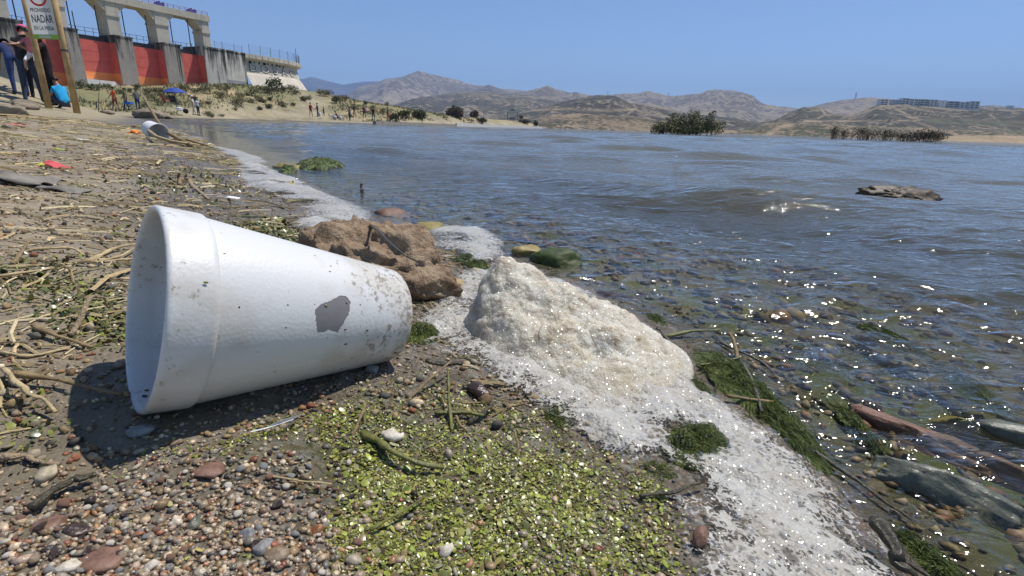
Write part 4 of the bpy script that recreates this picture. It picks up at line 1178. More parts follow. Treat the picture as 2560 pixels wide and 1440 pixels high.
# ---- foam
def mat_foam(name, lace=True, dirty=.5, base=(.60, .585, .53), sss=.4):
    t = NT(name)
    co = t.coord()
    warp = t.n('VectorMath', {0: co, 1: t.n('VectorMath', {0: t.n('TexNoise', {'Vector': co, 'Scale': 90.0}).outputs['Color'], 3: .004}, operation='SCALE').outputs[0]}, operation='ADD').outputs[0]
    v1 = t.vor(210, 'F1', 'Distance', warp); v2 = t.vor(520, 'F1', 'Distance', co); v3 = t.n('TexVoronoi', {'Vector': co, 'Scale': 1500.0})
    n = t.noise(38, 5, .65, co); n2 = t.noise(170, 4, .7, co)
    dirt = t.maprange(t.math('ADD', t.math('MULTIPLY', n, .6), t.math('MULTIPLY', n2, .4)), .42, .62, 0, dirty)
    speck = t.maprange(t.noise(620, 2, .6, co), .66, .70, 0, min(1, dirty * 1.3))
    c = t.mix(dirt, base, (.36, .285, .18))
    c = t.mix(speck, c, (.12, .09, .05))
    # little bubble facets that catch the sun
    fac = t.n('VectorMath', {0: t.n('VectorMath', {0: v3.outputs['Color'], 1: (.5, .5, .5)}, operation='SUBTRACT').outputs[0], 3: 1.15 if not lace else .5}, operation='SCALE').outputs[0]
    geo = t.n('NewGeometry').outputs['Normal']
    cn = t.n('VectorMath', {0: t.n('VectorMath', {0: geo, 1: fac}, operation='ADD').outputs[0]}, operation='NORMALIZE').outputs[0]
    h = t.math('ADD', t.math('MULTIPLY', t.math('POWER', v1, 2.0), -1.1), t.math('ADD', t.math('MULTIPLY', t.math('POWER', v2, 2.0), -.7), t.math('MULTIPLY', n2, .4)))
    nm = t.bump(h, .55, .0028)
    sh = t.bsdf(c, .5, nm, .3, **{'Coat Weight': .8 if lace else .55, 'Coat Roughness': .12, 'Coat IOR': 1.33, 'Coat Normal': cn, 'Subsurface Weight': sss, 'Subsurface Radius': (.016, .013, .010), 'Subsurface Scale': 1.0})
    if not lace: return t.done(sh)
    cov = t.attr('cover')
    va = t.vor(150, 'F1', 'Distance', warp); vb = t.vor(330, 'F1', 'Distance', warp); vc = t.vor(620, 'F1', 'Distance', co)
    # a bubble film is clear in its middle and white along its walls; thick foam closes over
    ha = t.math('GREATER_THAN', va, t.math('ADD', t.math('MULTIPLY', cov, -.62), .80))
    hb = t.math('GREATER_THAN', vb, t.math('ADD', t.math('MULTIPLY', cov, -.62), .80))
    hc = t.math('GREATER_THAN', vc, t.math('ADD', t.math('MULTIPLY', cov, -.7), .80))
    op = t.math('MAXIMUM', t.math('MULTIPLY', ha, .8), t.math('MAXIMUM', t.math('MULTIPLY', hb, .7), t.math('MULTIPLY', hc, .75)))
    veil = t.math('MULTIPLY', t.math('POWER', cov, 1.6), t.maprange(n, .3, .7, .1, .75))
    op = t.math('MAXIMUM', op, t.math('MULTIPLY', t.math('MULTIPLY', veil, 1.0), t.math('GREATER_THAN', cov, .02)))
    op = t.math('MULTIPLY', op, t.maprange(cov, .0, .12), True)
    # open bubbles of three sizes, fewer where the foam is thick
    for (sc_, rad, p0, p1, vec) in ((130, .44, .18, .83, warp), (270, .42, .36, .66, warp)):
        vv = t.n('TexVoronoi', {'Vector': vec, 'Scale': float(sc_), 'Randomness': 1.0})
        rnd = t.n('SeparateColor', {0: vv.outputs['Color']}).outputs[0]
        on = t.math('GREATER_THAN', rnd, t.math('ADD', t.math('MULTIPLY', cov, p1), p0))
        hole = t.math('MULTIPLY', on, t.maprange(vv.outputs['Distance'], rad, rad - .18, 0, .6))
        op = t.math('MULTIPLY', op, t.math('SUBTRACT', 1.0, hole), True)
    tr = t.n('BsdfTransparent').outputs[0]
    return t.done(t.n('MixShader', {0: op, 1: tr, 2: sh}).outputs[0])
M_FOAM = mat_foam('foam_lace'); M_HEAP = mat_foam('foam_heap', False, .8, (.585, .55, .46), .9)

def px_poly(pts, z): return np.array([at(a, b, z)[:2] for a, b in pts])

def foam_sheet(name, pts, label, cell, edge, thick, z0=.004, bump_=.003, bs=30, holes=(), boost=1.0, seed=0, over=0.0, cat='foam'):
    P = px_poly(pts, z0)
    lo, hi = P.min(0) - edge * .5, P.max(0) + edge * .5
    nx, ny = int((hi[0] - lo[0]) / cell) + 2, int((hi[1] - lo[1]) / cell) + 2
    Xg, Yg = np.meshgrid(np.linspace(lo[0], hi[0], nx), np.linspace(lo[1], hi[1], ny))
    x, y = Xg.ravel(), Yg.ravel()
    wx = x + edge * .5 * fbm(x / edge * .5, y / edge * .5, seed + 1); wy = y + edge * .5 * fbm(x / edge * .5, y / edge * .5, seed + 2)
    sd = poly_dist(wx, wy, P, True) * np.where(inside(wx, wy, P), 1, -1)
    cov = np.clip(sd / edge, 0, 1)
    for (hx, hy, hr, hk) in holes:
        c = at(hx, hy, z0); rad = hr / F * np.linalg.norm(c - [0, 0, H])
        cov = cov * (1 - hk * np.exp(-(((x - c[0]) ** 2 + (y - c[1]) ** 2) / rad ** 2) ** 1.5))
    cov = np.clip(cov * (.64 + 1.25 * fbm(x / edge * .45, y / edge * .45, seed + 3)) * boost, 0, 1)
    cov = np.where(sd > 0, cov, 0)
    d = shore_d(x, y)
    z = np.maximum(gz(x, y, d, True), wz(x, y, d)) + .0012 + thick * np.sqrt(np.clip(sd / edge / 2, 0, 1)) + bump_ * fbm(x * bs, y * bs, seed + 4) * sstep(0, 1, cov)
    fc = grid_faces(ny, nx); fc = fc[(sd > 0)[fc].any(1)]
    used = np.unique(fc); idx = np.full(len(x), -1); idx[used] = np.arange(len(used))
    o = np_mesh(name, np.stack([x, y, z], 1)[used], idx[fc], M_FOAM, attrs={'cover': cov[used]})
    return tag(o, label, cat), (x[used], y[used], z[used], cov[used], sd[used])

BUB = []   # (x, y, z, radius)
def bubbles_from(dat, n, seed, rmin, rmax, band=(.02, .6), cond=None):
    x, y, z, cov, sd = dat; r = np.random.default_rng(seed)
    w = ((cov > band[0]) & (cov < band[1])).astype(float)
    if cond is not None: w = w * cond(x, y)
    if w.sum() < 1: return
    i = r.choice(len(x), n, p=w / w.sum())
    rad = rmin * (rmax / rmin) ** (r.random(n) ** 2.2)
    for a, b, c, d in zip(x[i] + r.normal(size=n) * .001, y[i] + r.normal(size=n) * .001, z[i], rad): BUB.append((a, b, c, d))

s1, d1 = foam_sheet('foam_sheet', [(1036, 850), (1075, 800), (1110, 760), (1150, 700), (1180, 690), (1240, 680), (1400, 690), (1560, 760), (1650, 830), (1690, 880), (1745, 950), (1800, 990), (1860, 1025), (1920, 1070), (1985, 1110), (2040, 1150), (2100, 1215),
    (2150, 1275), (2220, 1350), (2300, 1450), (2330, 1520), (1740, 1560), (1690, 1440), (1675, 1350), (1640, 1280), (1590, 1225), (1480, 1170), (1400, 1110), (1310, 1060), (1245, 1010), (1180, 960), (1100, 940), (1040, 905)],
    'flat sheet of white foam and bubbles spreading to the bottom edge beside the weed', .0015, .022, .005, .007, .007, 60,
    [(1730, 1120, 85, 1.0), (1660, 1200, 60, .9), (1190, 985, 60, .95), (1370, 1090, 60, .8), (1290, 1010, 70, .55), (1420, 1060, 50, .6), (1750, 1350, 45, .9), (2080, 1290, 90, .55), (1960, 1160, 60, .45), (2210, 1400, 80, .7), (1700, 1280, 60, .5)], 1.0, 100)
bubbles_from(d1, 2600, 1, .0005, .0026, (.03, .8))
s2, d2 = foam_sheet('foam_patch', [(1062, 590), (1085, 572), (1120, 560), (1150, 556), (1170, 562), (1200, 560), (1232, 572), (1258, 596), (1270, 625), (1262, 645), (1235, 655), (1215, 668), (1160, 672), (1120, 650), (1148, 630), (1100, 622), (1075, 612)],
    'bubbly white foam patch washed up right of the big brown rock', .003, .045, .014, .008, .005, 24, [(1130, 635, 35, .8)], 1.3, 110)
bubbles_from(d2, 260, 2, .001, .004, (.05, .9))
s3, d3 = foam_sheet('foam_band', [(590, 400), (640, 400), (690, 425), (750, 452), (790, 470), (850, 492), (900, 510), (930, 530), (925, 556), (880, 585), (830, 590), (800, 570), (770, 562), (740, 540), (735, 520), (700, 508), (640, 500), (600, 478), (592, 440)],
    'broad band of pale foam along the shore beyond the cup', .008, .055, .012, .006, .012, 9, [(780, 520, 40, .5)], 2.3, 120)
bubbles_from(d3, 160, 3, .002, .006, (.05, .8))
s4, d4 = foam_sheet('foam_streak', [(530, 366), (560, 368), (610, 376), (650, 393), (680, 410), (660, 420), (615, 408), (590, 398), (560, 385)],
    'thin streak of foam at the shore line above the broad foam band', .015, .09, .012, .006, .01, 6, (), 2.3, 130)
s5, d5 = foam_sheet('foam_edge', [(425, 328), (450, 322), (470, 333), (500, 345), (522, 356), (505, 366), (470, 360), (440, 348)],
    'far strip of foam at the shore beside the small white container', .03, .3, .02, .008, .02, 3, (), 1.6, 140)
s6, d6 = foam_sheet('foam_puff', [(700, 592), (725, 570), (770, 556), (820, 566), (850, 580), (830, 598), (770, 604), (720, 605)],
    'domed puff of dirty foam on the weed behind the cup', .004, .06, .026, .008, .006, 20, (), 1.1, 150)

def build_heap():
    """one soft heap: a smooth surface through measured heights, with puffs and creases on it"""
    C = []                                               # (pixel column, distance, height)
    rows = [(1262, [(.46, .088), (.43, .066), (.40, .042), (.375, .021)]), (1305, [(.46, .080), (.43, .062), (.40, .043), (.372, .022)]), (1350, [(.457, .072), (.425, .056), (.395, .039), (.365, .020)]),
            (1400, [(.453, .066), (.42, .051), (.39, .036), (.36, .019)]), (1450, [(.45, .058), (.42, .047), (.39, .035), (.36, .023), (.335, .010)]), (1500, [(.447, .049), (.415, .042), (.385, .032), (.355, .022), (.33, .011)]),
            (1545, [(.445, .046), (.41, .038), (.38, .030), (.35, .020), (.325, .010)]), (1595, [(.437, .036), (.405, .031), (.375, .024), (.348, .016), (.325, .008)]), (1640, [(.43, .027), (.40, .024), (.37, .018), (.345, .011)]), (1700, [(.41, .013), (.38, .012), (.355, .008)])]
    def P3(px, y, z):
        py = 720.0
        for _ in range(8): py += ((H - z) / y - (-ray(px, py)[2])) * 1250
        return np.array([ray(px, py)[0] * y, y, z])
    for px, col in rows:
        for (y, z) in col: C.append(P3(px, y, z))
        y, z = col[0]
        C.append(P3(px, y + .045, z * .35)); C.append(P3(px, y + .085, -.012)); C.append(P3(px, col[-1][0] - .035, -.004))
    for (px, y, z) in [(1212, .447, .072), (1186, .437, .052), (1174, .425, .034), (1178, .40, .016), (1146, .46, .0), (1140, .43, .0), (1136, .40, .002), (1146, .375, .004), (1225, .47, .072), (1200, .435, .058), (1170, .355, .004), (1190, .49, .02), (1170, .53, -.012), (1765, .40, -.006), (1770, .37, -.004), (1770, .345, -.004), (1720, .315, -.002), (1640, .30, .0), (1500, .295, .0)]: C.append(P3(px, y, z))
    C = np.array(C)
    def U(a, b):
        r2 = ((a[:, None, :2] - b[None, :, :2]) ** 2).sum(-1); return np.where(r2 > 0, r2 * np.log(np.maximum(r2, 1e-12)), 0)
    n = len(C); A = np.zeros((n + 3, n + 3)); A[:n, :n] = U(C, C) + np.eye(n) * 6e-6; A[:n, n] = 1; A[:n, n + 1:] = C[:, :2]; A[n, :n] = 1; A[n + 1:, :n] = C[:, :2].T
    wgt = np.linalg.solve(A, np.concatenate([C[:, 2], np.zeros(3)]))
    xs, ys = np.arange(-.075, .20, .0014), np.arange(.275, .56, .0014)
    X, Y = np.meshgrid(xs, ys); Q = np.stack([X.ravel(), Y.ravel()], 1)
    Z = (U(Q, C) @ wgt[:n] + wgt[n] + Q @ wgt[n + 1:]).reshape(X.shape)
    g = np.maximum(gz(Q[:, 0], Q[:, 1], None, False), 0).reshape(X.shape)
    hgt = np.clip(Z - g, 0, 1); m = sstep(0, .018, hgt)
    Z0 = Z.copy()
    def puff(sc, seed, o=3): return np.abs(fbm3((X * sc).ravel(), (Y * sc).ravel(), (Z0 * sc).ravel(), seed, o)).reshape(X.shape) * 3.0
    Z = Z + m * (.0035 * puff(26, 81, 2) - .002)
    gy, gx = np.gradient(Z, .0014); N = np.stack([-gx, -gy, np.ones_like(Z)], -1); N /= np.linalg.norm(N, axis=-1)[..., None]
    k = m * (.0036 * puff(28, 83, 2) + .0019 * puff(80, 85, 2) + .0008 * puff(220, 86, 2) - .003) + .0005 * fbm(X * 420, Y * 420, 87, 2)
    V = np.stack([X, Y, Z], -1) + N * k[..., None]
    fc = grid_faces(*X.shape); keep = ((Z - g).ravel() > -.0015)[fc].any(1); fc = fc[keep]
    used = np.unique(fc); idx = np.full(X.size, -1); idx[used] = np.arange(len(used))
    tag(np_mesh('foam_heap', V.reshape(-1, 3)[used], idx[fc], M_HEAP), 'tall lumpy heap of cream foam standing at the water edge', 'foam')
build_heap()

def mat_bubble():
    t = NT('bubble_film')
    fr = t.n('LayerWeight', {'Blend': .35}).outputs['Facing']
    f = t.maprange(t.math('POWER', fr, 1.6), 0, 1, .06, .9)
    gl = t.n('BsdfGlossy', {'Color': (.95, .97, 1, 1), 'Roughness': .05}).outputs[0]
    return t.done(t.n('MixShader', {0: f, 1: t.n('BsdfTransparent').outputs[0], 2: gl}).outputs[0])
# clear bubbles riding on the shallow water
rb = np.random.default_rng(17)
for (px, py, n, sx, sy, rm) in [(1815, 760, 12, 60, 16, .006), (1700, 730, 8, 50, 14, .005), (2060, 880, 22, 60, 22, .004), (2290, 930, 24, 90, 22, .004), (2060, 880, 6, 30, 12, .008), (1680, 905, 26, 26, 40, .002), (1900, 950, 20, 50, 30, .002), (2120, 1240, 50, 40, 40, .002), (2220, 1250, 60, 70, 45, .0016), (2000, 1120, 50, 50, 40, .0018), (830, 410, 40, 60, 10, .006), (1010, 505, 24, 50, 12, .004), (1540, 700, 18, 60, 14, .003)]:
    for _ in range(n):
        q = at(px + rb.normal() * sx, py + rb.normal() * sy, .004)
        BUB.append((q[0], q[1], max(gz1(q[0], q[1], False), 0) + .001, rm * rb.uniform(.35, 1.0)))
def build_bubbles():
    iv, ifc = ico(2)
    k = iv[:, 2] > -.35; keep = k[ifc].all(1)
    B = np.array(BUB); n = len(B)
    V = iv[None] * B[:, 3][:, None, None] + B[:, None, :3]
    fc = (ifc[keep][None] + (np.arange(n) * len(iv))[:, None, None]).reshape(-1, 3)
    np_mesh('bubbles', V.reshape(-1, 3), fc, mat_bubble())['kind'] = 'stuff'
build_bubbles()

# ---- green weed
def mat_algae(name, a, b, rough=.25):
    t = NT(name); n = t.noise(90, 5, .7); m = t.noise(600, 3, .7)
    c = t.ramp(n, [(.3, a), (.7, b)])
    return t.done(t.bsdf(c, rough, t.bump(t.math('ADD', n, m), .8, .004), .5))
M_ALG = mat_algae('wet_algae', (.05, .08, .012), (.16, .19, .03))
def algae(px, py, rx, ry, label, seed, hgt=.006, rot=0.0, strands=260, spx=None):
    """a limp mat of threads: a low mound and many thin wavy strands over it"""
    r = np.random.default_rng(seed)
    c = at(px, py, .004); D = np.linalg.norm(c - [0, 0, H])
    cx, cy = c[0], c[1]
    a = at(px + rx, py + rx * math.tan(rot), .004)[:2] - c[:2]; b = at(px, py + ry, .004)[:2] - c[:2]
    def surf(u, v):
        x = cx + a[0] * u + b[0] * v; y = cy + a[1] * u + b[1] * v
        q = np.clip(1 - u * u - v * v, 0, 1)
        d = shore_d(x, y)
        g = np.maximum(gz(x, y, d, False), -.003)
        return np.stack([x, y, g - .0015 + hgt * q ** .5 * (1 + .8 * fbm(x * 90, y * 90, seed)) ], -1)
    rr, tt = np.meshgrid(np.linspace(0, 1, 16), np.linspace(0, 2 * np.pi, 48), indexing='ij')
    wob = 1 + .35 * fbm(np.cos(tt) * 1.5 + seed, np.sin(tt) * 1.5, seed, 3)
    V = surf((rr * np.cos(tt) * wob).ravel(), (rr * np.sin(tt) * wob).ravel())
    root = np_mesh('algae_clump', V, grid_faces(16, 48), M_ALG)
    tag(root, label, 'algae')
    mb = MB()
    for k in range(int(strands * 1.5)):
        u, v = r.normal(size=2) * .5; th = r.uniform(0, 6.28); L = r.uniform(.35, 1.0)
        s = np.linspace(0, 1, 6)
        th = th + np.cumsum(r.normal(size=6) * .35)
        P = surf(u + np.cumsum(np.cos(th)) * L / 6, v + np.cumsum(np.sin(th)) * L / 6); P[:, 2] += r.uniform(0, .0025)
        mb.tube(P, D * r.uniform(.4, 1.1) / F * .85, 3)
    mb.build('threads', M_ALG, root, True, 'stuff')
algae(1735, 1140, 95, 66, 'dark green round clump of algae inside the foam sheet', 1, .012)
algae(1640, 1215, 55, 30, 'small algae fringe lower left of the round green clump', 2, .006, 0, 120)
algae(1830, 935, 120, 62, 'bright green algae mat at the water edge right of the foam heap', 3, .008, .5)
algae(1965, 1050, 120, 52, 'long green algae mat trailing below the reed stems', 4, .007, .75)
algae(1755, 985, 40, 30, 'little algae tuft touching the right foot of the foam heap', 5, .005, .6, 120)
algae(1050, 905, 48, 26, 'green algae tuft beside the small end of the cup', 6, .008, -.2, 160)
algae(1400, 1095, 55, 45, 'green algae showing through bubbles below the foam heap', 7, .005, .1, 160)
algae(2350, 1400, 130, 45, 'green algae streak in the bottom right corner', 8, .005, .7, 200)
algae(1180, 665, 50, 18, 'dark green weed between the brown rock and the foam patch', 9, .008, .3, 140)
algae(2440, 960, 100, 26, 'algae mat under the sparkling water near the right edge', 14, .003, .5, 160)
algae(2230, 830, 90, 16, 'yellow green weed under the ripples above the sparkling water', 15, .003, .4, 120)
algae(2150, 1050, 70, 26, 'olive algae tuft under water left of the reddish stone', 16, .004, .7, 120)
algae(800, 412, 60, 10, 'dark green weed awash by the upper foam', 10, .03, 0, 160)
algae(720, 424, 24, 8, 'tuft of green weed at the near side of the upper foam', 11, .02, 0, 80)
algae(1640, 790, 30, 12, 'dark weed floating behind the foam heap', 12, .004, .5, 60)
algae(1260, 905, 40, 18, 'dark weed scrap at the left foot of the foam heap', 13, .003, .1, 60)

# duckweed: thousands of small fronds washed up between gravel and foam
def leaves(name, X, Y, S, mat, seed, z=None, pal=None, lift=.6, tilt=.45):
    r = np.random.default_rng(seed); n = len(X)
    if z is None: z = gz(X, Y)
    k = 6; a = np.arange(k) * 2 * np.pi / k
    base = np.stack([np.cos(a), np.sin(a) * .82, np.zeros(k)], 1); base = np.vstack([base, [[0, 0, .16]]])
    fz = np.array([[i, (i + 1) % k, k] for i in range(k)])
    nx, ny, rz = r.normal(size=n) * tilt, r.normal(size=n) * tilt, r.uniform(0, 6.28, n)
    V = np.repeat(base[None], n, 0) * S[:, None, None] * np.stack([np.ones(n), r.uniform(.7, 1.1, n), np.ones(n)], 1)[:, None]
    c, s = np.cos(rz)[:, None], np.sin(rz)[:, None]
    V = np.stack([V[..., 0] * c - V[..., 1] * s, V[..., 0] * s + V[..., 1] * c, V[..., 2]], -1)
    V[..., 2] += V[..., 0] * nx[:, None] + V[..., 1] * ny[:, None]
    V += np.stack([X, Y, z + S * lift * r.uniform(.3, 2.2, n)], 1)[:, None]
    pal = np.array(pal); col = pal[r.integers(len(pal), size=n)] * r.uniform(.75, 1.25, (n, 1))
    col = col * .9
    Fc = (fz[None] + (np.arange(n) * (k + 1))[:, None, None]).reshape(-1, 3)
    o = np_mesh(name, V.reshape(-1, 3), Fc, mat, col=np.repeat(col, k + 1, 0)); o['kind'] = 'stuff'
    return o
GREENS = [(.34, .37, .06), (.28, .31, .045), (.40, .39, .10), (.20, .225, .035), (.36, .31, .09), (.12, .13, .03), (.17, .12, .05), (.24, .30, .05), (.38, .38, .2)]
M_DUCK = vcol('duckweed_frond', .3, .5, .2, 300, 0, **{'Subsurface Weight': .0, 'Transmission Weight': .0})
n = 110000
pq = np.stack([r_.uniform(280, 1780, n), r_.uniform(900, 1560, n)], 1)
Q_ = np.array([at(a, b, .03) for a, b in pq]); X, Y = Q_[:, 0], Q_[:, 1]
zz = gz(X, Y, None, False); p = proj(np.stack([X, Y, zz], 1))
DW = np.array([(330, 1130), (520, 1080), (800, 1000), (940, 920), (1060, 930), (1230, 980), (1320, 1015), (1470, 1085), (1630, 1185), (1710, 1290), (1735, 1400), (1760, 1560), (860, 1600), (860, 1440), (820, 1300), (860, 1200), (760, 1110), (560, 1130), (420, 1150)], float)
wx = p + 50 * np.stack([fbm(X * 25, Y * 25, 91), fbm(X * 25, Y * 25, 92)], 1)
sd = poly_dist(wx[:, 0], wx[:, 1], DW, True) * np.where(inside(wx[:, 0], wx[:, 1], DW), 1, -1)
dens = sstep(-25, 70, sd) * (.38 + .8 * sstep(-.12, .25, fbm(X * 34, Y * 34, 93)))
dens = np.maximum(dens * np.interp(p[:, 1], [960, 1100, 1250], [.6, .85, 1.0]), .012 * (p[:, 0] < 1700))
k = r_.random(n) < dens * .75
X, Y = X[k], Y[k]
sel = np.arange(len(X))[:30000]
S = np.clip(.00064 * np.exp(.42 * r_.normal(size=len(X))), .0005, .0024)
leaves('duckweed', X[sel], Y[sel], S[sel], M_DUCK, 14, None, GREENS, .4, .42)
sel = np.arange(len(X))[30000:39000]
leaves('plant_debris', X[sel], Y[sel], S[sel] * np.exp(.4 * r_.normal(size=len(sel))), M_DUCK, 16, None, [(.05, .035, .015), (.09, .065, .03), (.14, .10, .045), (.03, .025, .012), (.20, .16, .08)], .3, .8)
DX, DY = X, Y
# drier weed carpet on the left behind and beside the cup
PTS = []
for (px, py, sx, sy, n) in [(150, 760, 120, 40, 500), (260, 800, 60, 40, 700), (60, 1040, 60, 40, 160), (100, 700, 90, 26, 420), (700, 535, 60, 14, 700), (640, 560, 60, 14, 400), (520, 440, 60, 14, 260), (400, 455, 40, 8, 160)]:
    for _ in range(n):
        q = at(px + r_.normal() * sx, py + r_.normal() * sy, .05); PTS.append((q[0], q[1]))
PTS = np.array(PTS)
dq = np.hypot(PTS[:, 0], PTS[:, 1])
leaves('weed_litter', PTS[:, 0], PTS[:, 1], .0016 * (.4 + dq) * np.exp(.3 * r_.normal(size=len(PTS))), M_DUCK, 15, None, [(.10, .12, .03), (.06, .08, .02), (.2, .2, .05), (.15, .12, .05), (.28, .30, .06)], .4, .7)

# ---- reeds, straws, sticks
M_STRAW = plain('dry_straw', (.43, .335, .18), .75, .3, 60, .3, .3, 500)
M_STRAWD = plain('brown_stalk', (.24, .17, .085), .7, .35, 80, .3, .3, 500)
M_GREENST = plain('green_reed', (.13, .13, .028), .35, .35, 70, .5, .3, 500)
M_DARKST = plain('wet_dark_stick', (.055, .045, .022), .3, .4, 90, .5, .4, 500)
M_WOOD = plain('weathered_stick', (.36, .27, .17), .8, .35, 120, .2, .6, 400)
def stick(pts, wpx, mat, label, name='reed_stalk', cat='reed', lift=None, taper=.6, group=None, n=6, flat=.7, gap=.002):
    """a stalk through pixels: each point lies on the ground, raised by lift (m) at that point"""
    P = []
    for i, (a, b) in enumerate(pts):
        h = (lift[i] if lift else 0) + gap
        q = ground_at(a, b, False)
        for _ in range(6):
            g = max(gz1(q[0], q[1], False), -.004); q = at(a, b, g + h) if g + h < H - .02 else q
        P.append(q)
    P = np.array(P)
    # fill in so the stalk bends softly and has knots
    s = np.linspace(0, len(P) - 1, 4 * (len(P) - 1) + 1)
    Q = np.stack([np.interp(s, np.arange(len(P)), P[:, k]) for k in range(3)], 1)
    jr = np.random.default_rng(int(pts[0][0] * 7 + pts[0][1]))
    Q[1:-1] += jr.normal(size=(len(Q) - 2, 3)) * np.array([1, 1, .5]) * wpx * .2 / F * np.linalg.norm(Q[0] - [0, 0, H])
    for _ in range(1): Q[1:-1] = .25 * Q[:-2] + .5 * Q[1:-1] + .25 * Q[2:]
    D = np.linalg.norm(Q - [0, 0, H], axis=1)
    R = wpx / 2 / F * D[0] * np.linspace(1, taper, len(Q)) * (1 + .2 * jr.normal(size=len(Q)).clip(-1.5, 1.5))
    o = MB().tube(Q, list(R), n, 0, flat).build(name, mat, None, True)
    return tag(o, label, cat, group)
S_ = stick
S_([(0, 668), (180, 660), (330, 648), (470, 640)], 10, M_STRAW, 'long pale reed stalk running from the left edge behind the cup')
S_([(0, 690), (150, 668), (300, 660)], 8, M_STRAW, 'straw stalk just below the long pale reed at left')
S_([(20, 640), (90, 622), (180, 618), (215, 640)], 9, M_STRAW, 'arched straw stalk above the long pale reed', lift=[0, .006, .006, 0])
S_([(220, 655), (280, 620), (345, 608)], 13, M_STRAW, 'broad dry reed leaf behind the cup rim', lift=[0, .004, .004])
S_([(225, 660), (300, 640), (345, 615)], 8, M_STRAW, 'second dry reed leaf beside the broad one at the cup rim', lift=[0, .002, .004])
S_([(30, 660), (55, 630), (80, 598)], 10, M_STRAWD, 'short brown stalk crossing the straw at the left edge', lift=[0, .004, .008])
S_([(0, 880), (70, 892), (175, 870)], 9, M_STRAW, 'thin straw lying left of the cup shadow')
S_([(85, 812), (140, 842), (230, 868)], 12, M_STRAWD, 'brown stalk pointing at the cup shadow', lift=[.003, .003, .0])
S_([(175, 838), (205, 790), (222, 742), (240, 738)], 13, M_WOOD, 'bent forked twig standing up left of the cup', 'twig', 'twig', lift=[0, .008, .018, .016])
S_([(222, 742), (262, 742), (268, 768)], 6, M_WOOD, 'thin side twig hanging from the bent twig', 'twig', 'twig', lift=[.017, .012, .002])
S_([(10, 922), (40, 960), (75, 985), (110, 996), (140, 1030)], 11, M_STRAW, 'thick curved dry reed at the left edge below the cup shadow', lift=[.004, .006, .006, .004, 0])
S_([(30, 932), (130, 948), (210, 962), (305, 985)], 13, M_STRAWD, 'long straight stalk reaching into the cup shadow', lift=[.004, .004, .004, .003])
S_([(0, 1142), (60, 1140), (90, 1150), (150, 1160)], 14, M_WOOD, 'knobbly driftwood twig at the left edge', 'twig', 'twig')
S_([(75, 1270), (140, 1225), (190, 1200), (240, 1185)], 22, M_DARKST, 'flat wet olive stick in the gravel at lower left', 'stick', 'stick')
S_([(550, 1215), (610, 1192), (675, 1168)], 16, M_DARKST, 'dark olive stick in the gravel below the cup', 'stick', 'stick')
S_([(660, 1190), (740, 1200), (830, 1210)], 6, M_STRAW, 'thin curved straw right of the dark olive stick', lift=[.0, .003, .002])
S_([(550, 1260), (570, 1225), (590, 1205)], 8, M_STRAWD, 'short brown stalk forking below the dark olive stick')
S_([(905, 1080), (960, 1110), (1020, 1150), (1110, 1168)], 20, M_GREENST, 'thick olive reed stem across the duckweed', lift=[.002, .003, .003, .001])
S_([(880, 1090), (900, 1050), (912, 1008)], 10, M_STRAWD, 'rusty stalk leaning above the cream stone', lift=[0, .005, .011])
S_([(915, 1070), (912, 1040), (916, 1000)], 9, M_GREENST, 'green stalk standing beside the rusty stalk', lift=[0, .005, .011])
S_([(1020, 1000), (1070, 950), (1128, 902)], 9, M_STRAWD, 'thin slanting straw at the left foot of the foam heap', lift=[0, .006, .012])
S_([(1130, 1080), (1124, 1000), (1120, 922)], 11, M_GREENST, 'upright olive stem below the foam heap', lift=[0, .008, .018])
S_([(1085, 1032), (1150, 1030), (1210, 1038)], 13, M_GREENST, 'olive stem lying across the upright stem', lift=[.003, .004, .003])
S_([(1140, 1040), (1148, 1062), (1170, 1080)], 8, M_STRAWD, 'curled brown tendril beside the upright stem', lift=[.004, .004, 0])
S_([(1170, 1060), (1205, 1035), (1240, 1005)], 16, M_DARKST, 'black wet stick next to the maroon stone', 'stick', 'stick', lift=[0, .003, .004])
S_([(1065, 902), (1100, 912), (1160, 908)], 22, M_DARKST, 'dark flat blade in the shade of the foam heap', 'leaf_blade', 'leaf')
S_([(925, 1325), (985, 1290), (1060, 1242)], 10, M_GREENST, 'slim green stem across the lower duckweed', lift=[0, .002, .002])
S_([(1030, 1225), (1044, 1245), (1040, 1215)], 7, M_DARKST, 'tiny dark bent stem in the duckweed', 'twig', 'twig', lift=[0, .002, .005])
S_([(1285, 1075), (1295, 1120), (1290, 1140)], 7, M_STRAWD, 'short red brown stalk standing left of the bubbles', lift=[.008, .003, 0])
S_([(1600, 1240), (1690, 1225), (1760, 1205)], 12, M_DARKST, 'blackish stem between duckweed and flat foam', 'stick', 'stick', lift=[.001, .003, .003])
S_([(1660, 842), (1730, 828), (1800, 824)], 12, M_GREENST, 'olive reed stem sticking out of the water behind the heap', lift=[0, .004, .006])
S_([(1690, 880), (1666, 845), (1640, 820)], 14, M_DARKST, 'dark stub of reed behind the foam heap', 'stick', 'stick', lift=[0, .003, .008])
S_([(1845, 910), (1842, 875), (1822, 832)], 10, M_STRAWD, 'upright bent straw above the green algae mat', lift=[0, .006, .016])
S_([(1790, 850), (1850, 880), (1910, 905), (1945, 948)], 9, M_DARKST, 'dark reed blade curving over the algae mat', lift=[.001, .003, .003, .0])
S_([(1750, 912), (1800, 905), (1850, 893)], 8, M_GREENST, 'thin green blade across the algae mat', lift=[.003, .004, .004])
S_([(1820, 990), (1880, 1000), (1935, 1004)], 12, M_STRAWD, 'brown stem lying on the lower algae mat', lift=[.003, .003, .003])
S_([(1850, 900), (1885, 960), (1905, 1030)], 10, M_DARKST, 'dark stem crossing down over the algae', lift=[.003, .004, .003])
